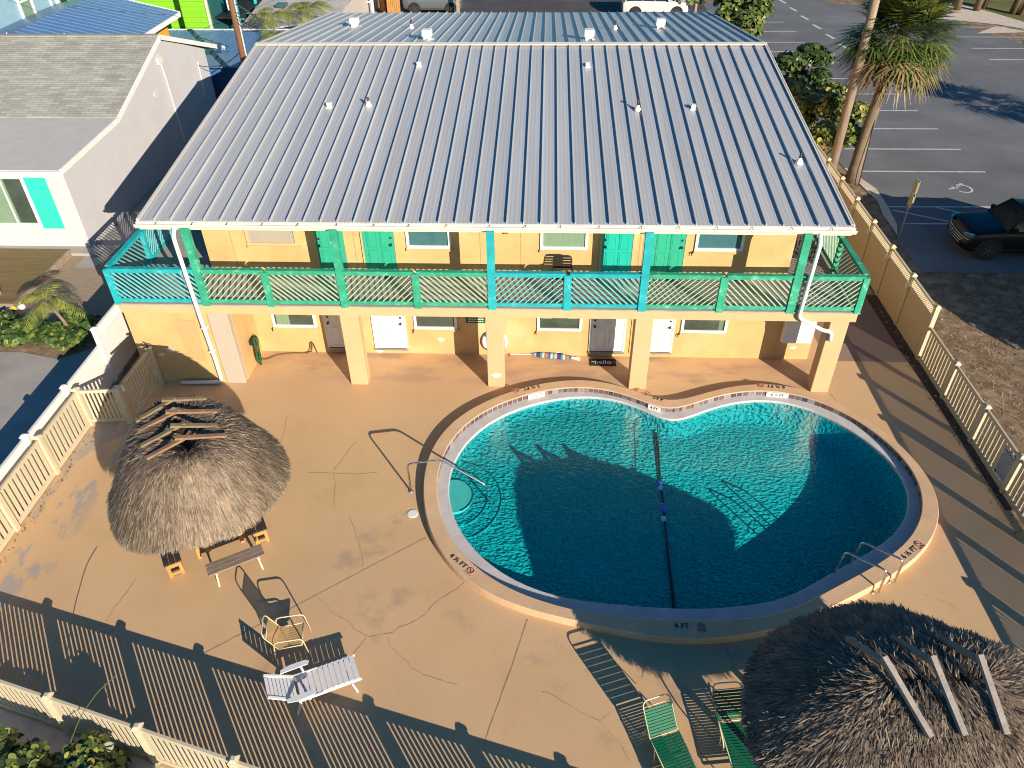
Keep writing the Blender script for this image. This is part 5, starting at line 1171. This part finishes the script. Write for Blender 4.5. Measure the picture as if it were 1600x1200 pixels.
m = MB()
def slope(x0, x1, y0, z0, y1, z1, t=.10): m.add([(x0,y0,z0),(x1,y0,z0),(x1,y1,z1),(x0,y1,z1),(x0,y0,z0-t),(x1,y0,z0-t),(x1,y1,z1-t),(x0,y1,z1-t)], [(0,1,2,3),(7,6,5,4),(0,4,5,1),(1,5,6,2),(2,6,7,3),(3,7,4,0)])
slope(XF,NX+.10,29.96,3.47,35.37,5.20); slope(XF,NX+.10,35.37,5.20,42.3,2.95); rf_ = m.build('roof', T['shingle'], **W)
m = MB(); slope(XF,NX+.10,25.2,3.24,29.96,3.45); m.build('porch_roof', T['rollroof'], **W)
m = MB()
for (a, b) in (((25.2,3.18),(29.96,3.39)),((29.96,3.41),(35.37,5.14)),((35.37,5.14),(42.3,2.89))): m.bar((NX+.13,a[0],a[1]),(NX+.13,b[0],b[1]), .05, .20)
m.box(XF,NX+.15,25.10,25.19,3.02,3.22); m.build('fascia', T['white'], **W)
m = MB(); m.box(NX-.02,NX+.02,29.2,30.0,3.15,3.33); m.build('trim_board', T['whiteridge'], **W)
m = MB(); m.box(XF,NX+.1,35.2,35.54,5.20,5.245); m.build('ridge_cap', T['shingle'], parent=rf_, world=True)
for (x, y) in ((-24.3,35.9),(-21.6,35.8)): m = MB(); m.lathe([(.07,0),(.05,.22)], (x,y,5.0), 9); m.build('vent_pipe', T['steelmatte'], parent=rf_, world=True)
o = window(-20.5,-18.75,.97,2.93,T['glassgreen'], parent=nh, y=25.45, fr=.09, split=True, sill=False)
m = MB(); m.box(-19.5,-18.86,25.428,25.436,1.10,2.80); m.build('dark_pane', T['glass'], parent=o, world=True)
m = MB(); m.box(-18.70,-17.92,25.40,25.445,.88,2.95)
m.build('shutter', T['shutter'], **W)
m = MB(); m.tube(fillet([(NX+.05,34.9,4.3),(NX+.05,35.0,3.6),(NX+.05,35.15,.5)], .2), .035, 8); m.build('conduit', T['ivory'], **W)
m = MB(); m.tube([(NX+.05,38.75,3.15),(NX+.05,38.6,1.5)], .03, 8); m.build('conduit', T['ivory'], **W)
m = MB(); m.box(NX+.01,NX+.1,34.7,35.1,4.15,4.45); m.build('meter_box', T['ivory'], **W)
m = MB(); m.bbox(NX+.005,NX+.05,33.6,33.95,3.1,3.3,.01); m.build('wall_plate', T['whiteridge'], **W)
m = MB(); m.box(XF,NX+.45,24.9,25.44,0,.12); m.build('foundation', T['conc'], **W)
r = thing('timber_deck', (-19.5,23,0), 'low brown timber deck in front of the grey house', 'deck'); W = dict(parent=r, world=True)
m = MB()
for k in range(26): m.box(-24,-17.78+.0*k,21.25+k*.142,21.25+k*.142+.134,.21,.25)
m.build('decking_plank', M('brown_decking', (.19,.13,.05), .7, .3, 2, .2, 20, stretch=(.5,6,1)), **W)
m = MB(); m.box(-17.775,-17.70,21.2,24.93,.0,.256); m.box(-24,-17.70,21.13,21.2,.0,.256); m.build('edge_board', T['wood'], **W)
rr = random.Random(5)
for k, (x, y, mt, s) in enumerate(((-18.09,21.3,'yellow',.13),(-17.80,21.17,'yellow',.11),(-17.89,21.0,'white',.10),(-17.74,21.38,'white',.10),(-17.56,21.22,'white',.12))):
    m = MB(); m.lathe([(.01,0),(s*.75,s*.25),(s,s*.8),(s*.8,s*1.4),(.01,s*1.75)], (x,y,0), 12)
    tag(m.build('buoy', T[mt], smooth=True), ['larger yellow buoy, leftmost in the heap by the deck corner','yellow buoy in the middle of the heap by the deck corner','white buoy at the front of the heap by the deck corner','white buoy at the back of the heap by the deck corner','larger white buoy, rightmost in the heap by the deck corner'][k], 'buoy', 'buoys heaped by the timber deck')
m = MB(); m.bar((-18.55,21.72,0),(-18.55,21.72,.75), .1, .1, (1,0,0)); tag(m.build('timber_post', T['wood']), 'short weathered post at the corner of the timber deck', 'post')
# low blue roofed shed behind
r = thing('blue_shed', (-17.2,43,0), 'low shed with blue metal roof behind the grey house', 'shed'); W = dict(parent=r, world=True)
m = MB(); m.box(-22,-14.4,41.6,46.5,0,2.1); m.build('wall', T['bluewall'], **W)
m = MB(); m.add([(-22.5,41.2,2.25),(-14.0,41.2,2.25),(-14.0,46.6,2.75),(-22.5,46.6,2.75),(-22.5,41.2,2.17),(-14.0,41.2,2.17),(-14.0,46.6,2.67),(-22.5,46.6,2.67)], [(0,1,2,3),(7,6,5,4),(0,4,5,1),(1,5,6,2),(2,6,7,3),(3,7,4,0)])
for k in range(17): x = -22.4+k*.52; m.bar((x,41.2,2.265),(x,46.6,2.765), .04, .04)
m.build('roof', T['blueroof'], **W)
m = MB(); m.box(-22.5,-14.0,46.6,46.68,2.65,2.80); m.build('fascia', T['white'], **W)
# blue roofed bungalow
r = thing('blue_roof_house', (-24,40.5,0), 'house with ribbed blue metal roof behind the grey house', 'house'); W = dict(parent=r, world=True)
m = MB(); E0, R0_ = -20.35, -24.7; zE, zR_ = 4.0, 4.95
m.add([(E0,36,zE),(E0,45.2,zE),(R0_,45.4,zR_),(R0_,36,zR_),(-29.2,45.4,zE),(-29.2,36,zE)]+[(E0,36,zE-.1),(E0,45.2,zE-.1),(R0_,45.4,zR_-.1),(R0_,36,zR_-.1),(-29.2,45.4,zE-.1),(-29.2,36,zE-.1)], [(0,1,2,3),(3,2,4,5),(9,8,7,6),(11,10,8,9),(0,6,7,1),(1,7,8,2),(2,8,10,4)])
for k in range(20): y = 36.2+k*.47; m.bar((E0,y,zE+.02),(R0_,y+.0,zR_+.02), .045, .045)
m.build('roof', T['blueroof'], **W)
m = MB(); m.box(E0,E0+.05,36,45.25,zE-.22,zE+.02); m.bar((E0,45.28,zE-.06),(R0_,45.45,zR_-.06), .05, .18); m.build('fascia', T['white'], **W)
m = MB(); m.box(-28.7,-21.0,37.5,44.7,0,3.85); m.build('wall', T['orangewall'], **W)
# lime green house with turquoise stair
r = thing('lime_house', (-22,54,0), 'lime green house with turquoise stair at the top left', 'house'); W = dict(parent=r, world=True)
m = MB(); m.box(-31,-19.9,45.9+2.2,60,0,7.5); m.build('wall', T['limewall'], **W)
m = MB(); m.box(-19.98,-19.84,48.02,48.12,0,7.5); m.build('corner_trim', T['whiteridge'], **W)
m = MB()
for k in range(26): z = .3+k*.28; m.box(-30.9,-19.99,48.085,48.098,z,z+.012)
m.build('siding_joint', M('lime_shadow_gap', (.12,.34,.015), .8, .05, 2), **W)
window(-22.1,-21.2,4.2,5.9,T['glass'], parent=r, y=48.09, fr=.10, split=True, sill=False)
m = MB(); m.box(-19.8,-18.3,48.6,58,2.9,3.0); m.build('landing', T['black'], **W)
m = MB(); m.box(-18.45,-18.3,48.6,48.75,0,5.2); m.box(-18.45,-18.3,52,52.15,0,5.2); m.box(-18.42,-18.34,48.6,52,3.9,3.98)
for k in range(9): m.box(-19.7,-18.5,49.2+k*.28,49.45+k*.28,.3+k*.28,.36+k*.28)
m.build('stair', T['tealtrim'], **W)
m = MB(); m.box(-19.86,-19.80,48.3,59.9,0,6.5); m.build('shaded_side_sheet', M('teal_side_shade', (.01,.10,.10), .8, .1, 3), **W)  # dark sheet and black landing stand in for shade on the east side
m = MB()
for k in range(5): m.box(-19.0+k*.12,-18.93+k*.12,48.9,48.95,3.3,4.0)
m.build('white_slat', T['white'], **W)
# pale blue house, top left corner
r = thing('pale_blue_house', (-32,46,0), 'pale blue sided house in the top left corner', 'house'); W = dict(parent=r, world=True)
m = MB(); m.box(-40,-27.3,37.5,45.6,0,7.0); m.build('wall', T['skywall'], **W)
m = MB(); m.box(-27.3,-27.2,45.5,45.7,0,7); m.box(-27.29,-27.22,44.9,45.0,0,7); m.box(-27.29,-27.2,37.4,45.6,.9,1.2)
m.build('corner_trim', T['white'], **W)
m = MB(); y0, y1, z0, z1 = 42.0, 43.25, 4.1, 6.2
m.box(-27.28,-27.18,y0,y0+.12,z0,z1); m.box(-27.28,-27.18,y1-.12,y1,z0,z1); m.box(-27.28,-27.18,y0+.12,y1-.12,z0,z0+.14); m.box(-27.28,-27.18,y0+.12,y1-.12,z1-.12,z1); m.box(-27.28,-27.20,y0+.12,y1-.12,5.1,5.2)
w_ = m.build('window', T['white'], **W); m = MB(); m.box(-27.27,-27.24,y0+.12,y1-.12,z0+.14,z1-.12); m.build('pane', T['glassgreen'], parent=w_, world=True)
m = MB(); m.box(-27.28,-26.6,37.4,41.4,6.2,6.35); m.build('eave', T['white'], **W)
m = MB(); m.bbox(-27.18,-26.9,45.75,46.0,4.4,4.8,.02); m.build('wall_lamp', T['black'], **W)
r = thing('cream_building', (-30,60,0), 'plain cream building behind the blue metal roof', 'building'); m = MB(); m.box(-46,-25.0,56,62,0,6); m.build('wall', T['stonewall'], parent=r, world=True)
m = MB(); m.box(-46.2,-24.8,55.8,62.2,6,6.12); m.build('roof', T['rollroof'], parent=r, world=True)
# pale shingled roof beyond the shed
r = thing('pale_roof_house', (-16,56,0), 'wide pale shingled roof with two dark skylights behind the motel', 'house'); W = dict(parent=r, world=True)
m = MB(); m.box(-18,-13.2,51.5,66,0,2.35); m.build('wall', T['stonewall'], **W)
m = MB(); m.add([(-18.2,47.0,2.5),(-12.9,50.8,2.45),(-12.9,66,4.2),(-18.2,66,4.2),(-18.2,47.0,2.4),(-12.9,50.8,2.35),(-12.9,66,4.1),(-18.2,66,4.1)], [(0,1,2,3),(7,6,5,4),(0,4,5,1),(1,5,6,2),(2,6,7,3),(3,7,4,0)])
pr_ = m.build('roof', T['paleroof'], **W)
for x in (-16.9,-15.55): m = MB(); m.box(x,x+.62,51.3,51.95,2.92,3.1); m.build('skylight', T['glass'], parent=pr_, world=True)
# utility poles
def pole(name, x, y, h, r0, mat, label, wires):
    r = thing(name, (x,y,0), label, 'utility pole'); m = MB(); m.tube([(x,y,0),(x+.02,y,h*.5),(x,y,h)], [r0,r0*.9,r0*.75], 12); m.build('shaft', mat, parent=r, world=True, smooth=True); return r
p1 = pole('utility_pole', -14.55, 38.0, 9.5, .17, T['brownpole'], 'brown utility pole with cables behind the grey house', True)
m = MB(); m.tube([(-14.35,37.95,0),(-14.36,37.95,9)], .035, 6); m.build('conduit', T['whiteridge'], parent=p1, world=True)
m = MB()
for k in range(4): m.tube([(-14.4,37.9,5.6-.12*k),(-13.9-.1*k,37.9,5.35-.2*k),(-13.5,38,5.5-.25*k),(-13.9,38.2,5.05-.1*k),(-14.4,38,5.2)], .018, 5)
m.tube([(-14.3,37.9,5.95),(-13.2,37.9,5.2)], .04, 6)
m.build('cable_bundle', T['black'], parent=p1, world=True)
p2 = pole('utility_pole', 12.15, 31.6, 11.5, .19, T['polewood'], 'bare weathered utility pole in front of the fan palm', False)
def cable(name, a, b, sag, label, r=.012):
    a, b = V(a), V(b); m = MB(); m.tube([a.lerp(b, t/16)-V((0,0,sag*4*(t/16)*(1-t/16))) for t in range(17)], r, 4); tag(m.build(name, T['black']), label, 'cable')
cable('overhead_cable', (-14.5,38,6.4), (-6,75,7.2), .8, 'sagging cable running from the brown pole to the upper right')
cable('overhead_cable', (-14.5,38,6.0), (-2,70,6.0), 1.0, 'lower sagging cable running from the brown pole behind the roof')
cable('overhead_cable', (-14.55,38,6.9), (-45,43,7.0), .9, 'cable running left from the brown pole over the blue roof')
cable('overhead_cable', (-14.55,38,3.9), (NX,38.8,3.0), .35, 'short cable drooping from the brown pole to the grey wall', .02)
# guy wire by the palm
m = MB(); m.tube([(13.55,31.8,0),(13.58,32.0,1.9),(13.6,32.2,3.4)], .022, 6); tag(m.build('guy_guard', T['black']), 'thin black guard rod at the foot of the palm', 'rod')
# road sign seen from behind
r = thing('parking_sign', (13.58,27.0,0), 'tan backed parking sign on a thin post beside the shaded bay', 'sign'); W = dict(parent=r, world=True)
m = MB(); m.tube([(13.58,27.0,0),(13.58,27.0,2.35)], .028, 8); m.build('post', T['steelmatte'], **W)
for z0, z1 in ((1.30,1.78),(1.86,2.32)):
    m = MB(); m.box(13.60,13.625,26.86,27.18,z0,z1); m.box(13.53,13.555,26.80,27.12,z0,z1-.03); m.build('plate', T['signback'], **W)
# timber fence, tarp and posts at the top
r = thing('timber_fence', (-12.5,62,0), 'orange timber fence behind the far eave', 'fence'); m = MB()
for k in range(14): t = k/13; m.box(-13.6+1.6*t,-13.6+1.6*t+.11,66-4.5*t,66.05-4.5*t,0,1.9)
for k in range(8): m.box(-12.0+k*.14,-11.88+k*.14,61.5,61.54,0,1.9)
m.build('board', T['orangewood'], parent=r, world=True)
m = MB(); m.box(-16.35,-14.75,60.4,60.46,.2,2.4); m.box(-16.42,-16.34,60.37,60.5,0,2.6); m.box(-14.74,-14.66,60.37,60.5,0,2.6)
tag(m.build('blue_tarp', T['tarp']), 'dark blue sheet stretched between posts beyond the roof', 'tarp')
m = MB(); m.box(-14.3,-14.1,60.8,61,0,2.0); m.box(-12.9,-12.75,60.8,61,0,2.2); m.box(-14.1,-12.9,60.85,60.9,1.2,1.3); tag(m.build('white_frame', T['white']), 'white frame standing beside the blue sheet', 'rack')  # plain white frame of uprights and a crossbar
m = MB(); m.box(-6.75,-6.5,61.8,62.0,0,2.2); tag(m.build('timber_post', T['wood']), 'pale timber post in front of the silver car nose', 'post')
m = MB(); m.box(11.0,11.15,62.5,62.6,0,2.6); tag(m.build('timber_post', T['wood']), 'pale timber post beside the big sea grape bush', 'post')
m = MB(); m.lathe([(.10,0),(.10,1.0),(.06,1.05)], (17.2,66.6,0), 12); tag(m.build('bollard', T['yellow']), 'yellow bollard on the sandy corner of the car park', 'bollard')
m = MB()
for k in range(5): m.lathe([(.05,0),(.3,.12),(.25,.3),(.05,.4)], (15.6+.3*k,66.8+.1*(k%2),0), 9)
tag(m.build('rock_heap', T['stonewall']), 'small heap of stones beside the yellow bollard', 'rocks')

# ------------------------------------------------------------------ cars
def car(name, label, loc, rz_, L, Wd, H, paint, suv=True, grille=False, cat='car', rails=False):
    """nose towards local -x; lofted lower body, tapered cabin, inset glass, four wheels"""
    r = thing(name, loc, label, cat, None, rz_); hw = Wd/2
    hood = H*.60; belt = H*.62; zb = .22
    # x, half width, top height, crown
    secs = [(0,.62,.42,.50,.0),(.04,.80,.30,.58,.01),(.16,.93,.24,hood-.16,.02),(.32,.98,.22,hood-.06,.03),(.9,1.0,.22,hood,.04),(L*.27,1.0,.22,hood+.05,.04),(L*.33,1.0,.22,belt+.02,.02),(L*.55,1.0,.22,belt+.03,.02),(L*.8,1.0,.22,belt+.05,.02),(L*.93,.97,.24,belt+.04,.02),(L*.985,.92,.30,belt-.02,.02),(L,.85,.40,belt-.12,.0)]
    vs = []; fs = []; nr_ = 14
    for (x, wk, z0, z1, cr) in secs:
        w = hw*wk; prof = [(w*.80,z0),(w*.96,z0+.05),(w,z0+.22),(w*1.0,(z0+z1)*.55),(w*.965,z1-.06),(w*.90,z1),(w*.5,z1+cr*.8)]
        vs += [(x,y,z) for y,z in prof]+[(x,-y,z) for y,z in prof[::-1]]
    for i in range(len(secs)-1):
        for k in range(nr_): l = (k+1)%nr_; fs.append((i*nr_+k,i*nr_+l,(i+1)*nr_+l,(i+1)*nr_+k))
    fs.append(tuple(range(nr_))); fs.append(tuple((len(secs)-1)*nr_+k for k in range(nr_-1,-1,-1)))
    m = MB(); m.add(vs, fs); body = m.build('body', paint, r, smooth=True); b = body.modifiers.new('s', 'SUBSURF'); b.levels = 1; b.render_levels = 2
    x0, x1, x2, x3 = L*.27, L*.40, L*.86 if suv else L*.74, L*.965 if suv else L*.9
    def ring4(x, w, z): return [(x,w,z),(x,-w,z)]
    zt = H-.05; wb, wt = hw*.90, hw*.70
    cab = [(x0,wb,belt),(x1,wt,zt),(x2,wt*.97,zt-.02),(x3,wb*.95,belt)]
    # cabin glass volume
    m = MB(); m.add([(x0,wb,belt-.02),(x1,wt,zt-.04),(x2,wt*.97,zt-.06),(x3,wb*.95,belt-.02),(x0,-wb,belt-.02),(x1,-wt,zt-.04),(x2,-wt*.97,zt-.06),(x3,-wb*.95,belt-.02)], [(0,1,2,3),(7,6,5,4),(0,4,5,1),(1,5,6,2),(2,6,7,3)])
    m.build('glass', T['carglass'], r)
    # roof panel, pillars
    m = MB(); rx = [x1-.02,x1+.12,(x1+x2)/2,x2-.1,x2+.03]; rows = []
    for x in rx:
        e = 0 if 0 < rx.index(x) < 4 else -.02; rows.append([(x,-wt-.01,zt-.045+e),(x,-wt*.8,zt+.005+e),(x,0,zt+.035+e),(x,wt*.8,zt+.005+e),(x,wt+.01,zt-.045+e)])
    v2 = sum(rows, []); f2 = [(i*5+k,i*5+k+1,i*5+5+k+1,i*5+5+k) for i in range(4) for k in range(4)]; m.add(v2, f2); m.build('roof', paint, r, smooth=True)
    m = MB()
    for s in (1,-1):
        for (xa, xb, ya, yb, w_) in ((x0,x1,wb,wt,.07),(L*.52,L*.53,wb,wt,.08),(L*.70,L*.71,wb,wt,.09),(x3,x2,wb*.95,wt*.97,.16)): m.bar((xa,s*(ya+.004),belt-.03),(xb,s*(yb+.006),zt-.03), .035, w_, (0,1,0))
    m.build('pillar', paint, r)
    for x in (L*.185, L*.80):
        for s in (1,-1):
            R_ = .36; m = MB(); y = s*(hw-.10); m.lathe([(.20,-.12),(R_-.03,-.12),(R_,-.08),(R_,.08),(R_-.03,.12),(.20,.12)], (x,y,R_), 26, 'y'); wh_ = m.build('wheel', T['rubber'], r, smooth=False)
            m = MB(); m.lathe([(.215,.0),(.21,s*.115),(.05,s*.10),(.04,s*.13),(.002,s*.13)], (x,y,R_), 20, 'y')
            for k in range(5): a = 2*PI*k/5; m.bar((x+.05*math.cos(a),y+s*.125,R_+.05*math.sin(a)),(x+.2*math.cos(a),y+s*.125,R_+.2*math.sin(a)), .05, .02, (0,1,0))
            m.build('rim', T['steel'], wh_)
            m = MB(); pts = [(x+(R_+.075)*math.cos(t), s*(hw+.004), R_+(R_+.075)*math.sin(t)) for t in np.linspace(-.15,PI+.15,14)]; m.tube(pts, .035, 6)
            c = [(x+(R_+.06)*math.cos(t), s*(hw+.002), R_+(R_+.06)*math.sin(t)) for t in np.linspace(0,2*PI,21)[:-1]]; m.poly(c); m.build('wheel_arch', T['rubber'], r)
    for s in (1,-1):
        m = MB(); m.bar((.02,s*hw*.66,hood-.20),(.26,s*hw*.95,hood-.16), .10, .11); m.build('headlight', T['glass'] if not grille else T['chrome'], r)
        m = MB(); m.bbox(L-.10,L-.005,s*hw*.75-.08,s*hw*.75+.08,belt-.28,belt-.05,.02); m.build('tail_light', T['red'], r)
        m = MB(); m.bbox(L*.30,L*.30+.16,s*(hw+.02)-.08,s*(hw+.02)+.08,belt+.02,belt+.18,.03); m.build('mirror', paint, r)
    if grille:
        for k in range(4):
            z = .46+k*.085; w_ = hw*(.80+.03*k); m = MB(); m.tube([(.14,-w_,z+.01),(.0+.01*k,-w_*.6,z),(-.03+.012*k,0,z-.005),(.0+.01*k,w_*.6,z),(.14,w_,z+.01)], .014, 6); m.build('grille_bar', T['chrome'], r, smooth=True)
    if rails:
        for s in (1,-1): m = MB(); m.tube([(x1+.2,s*wt*.86,zt+.04),(x2-.2,s*wt*.86,zt+.04)], .02, 6); m.build('roof_rail', T['steel'], r)
    m = MB(); m.bar((.35,hw*1.0,.42),(L-.35,hw*1.0,.42), .03, .05); m.bar((.35,-hw*1.0,.42),(L-.35,-hw*1.0,.42), .03, .05); m.build('side_trim', T['black'] if paint is not T['silverpaint'] else T['steel'], r)
    return r
car('parked_suv', 'black SUV with chrome grille parked in the shade at the right edge', (15.2,26.35,0), R(-3), 4.9, 1.95, 1.75, T['blackpaint'], grille=True)
car('parked_suv', 'silver SUV parked beyond the far eave of the metal roof', (-6.45,63.7,0), R(180), 4.5, 1.85, 1.68, T['silverpaint'], rails=True)
bpy.data.objects['parked_suv.001'].rotation_euler[2] = R(180)
car('parked_pickup', 'white station wagon with red tail light beyond the far eave', (10.4,62.3,0), R(180), 4.9, 1.9, 1.80, T['whitecar'], cat='car')
# ------------------------------------------------------------------ light, sky, camera
SE, SD = 19.8, V((.577,-.817))
w = bpy.data.worlds.new('World'); scene.world = w; w.use_nodes = True; nt = w.node_tree
sky = nt.nodes.new('ShaderNodeTexSky'); sky.sky_type = 'NISHITA'; sky.sun_disc = False; sky.sun_elevation = R(SE); sky.sun_rotation = math.atan2(SD.x, SD.y)
sky.air_density = 1.0; sky.dust_density = .6; sky.ozone_density = 2.0
bg = nt.nodes['Background']; bg.inputs['Strength'].default_value = SKY
tm = nt.nodes.new('ShaderNodeMix'); tm.data_type = 'RGBA'; tm.blend_type = 'MULTIPLY'; tm.inputs['Factor'].default_value = 1; tm.inputs[7].default_value = (.78,1.06,1.16,1)
hs_n = nt.nodes.new('ShaderNodeHueSaturation'); hs_n.inputs['Saturation'].default_value = 1.6
nt.links.new(sky.outputs[0], hs_n.inputs['Color']); nt.links.new(hs_n.outputs[0], tm.inputs[6]); nt.links.new(tm.outputs[2], bg.inputs['Color'])
sun = bpy.data.lights.new('sun', 'SUN'); sun.energy = SUN; sun.angle = R(.17); sun.color = (1,.86,.70)
so = bpy.data.objects.new('sun', sun); COL.objects.link(so)
d = V((-SD.x*math.cos(R(SE)), -SD.y*math.cos(R(SE)), -math.sin(R(SE)))); so.rotation_euler = d.to_track_quat('-Z','Y').to_euler(); so.location = (12,-20,20)
cam = bpy.data.cameras.new('camera'); co = bpy.data.objects.new('camera', cam); COL.objects.link(co); scene.camera = co
yaw, pitch, roll = -0.0481, 0.6678, 0.0133
cy, sy, cp, sp, cr, sr = math.cos(yaw), math.sin(yaw), math.cos(pitch), math.sin(pitch), math.cos(roll), math.sin(roll)
f = V((sy*cp, cy*cp, -sp)); r_ = V((cy,-sy,0)); dn = f.cross(r_); r2 = r_*cr+dn*sr; d2 = -r_*sr+dn*cr
Mx = Matrix((( r2.x,-d2.x,-f.x),(r2.y,-d2.y,-f.y),(r2.z,-d2.z,-f.z))); co.matrix_world = Matrix.Translation((0,0,13.8758)) @ Mx.to_4x4()
cam.sensor_width = 36; cam.lens = 1195.36/1600*36; cam.clip_end = 2000; cam.clip_start = .1
scene.render.engine = 'CYCLES'; scene.cycles.filter_width = 1.05; scene.cycles.max_bounces = 6; scene.cycles.transparent_max_bounces = 12; scene.cycles.caustics_reflective = False; scene.cycles.caustics_refractive = False
scene.view_settings.view_transform = 'Standard'; scene.view_settings.look = 'None'; scene.view_settings.exposure = EXPO; scene.view_settings.gamma = 1
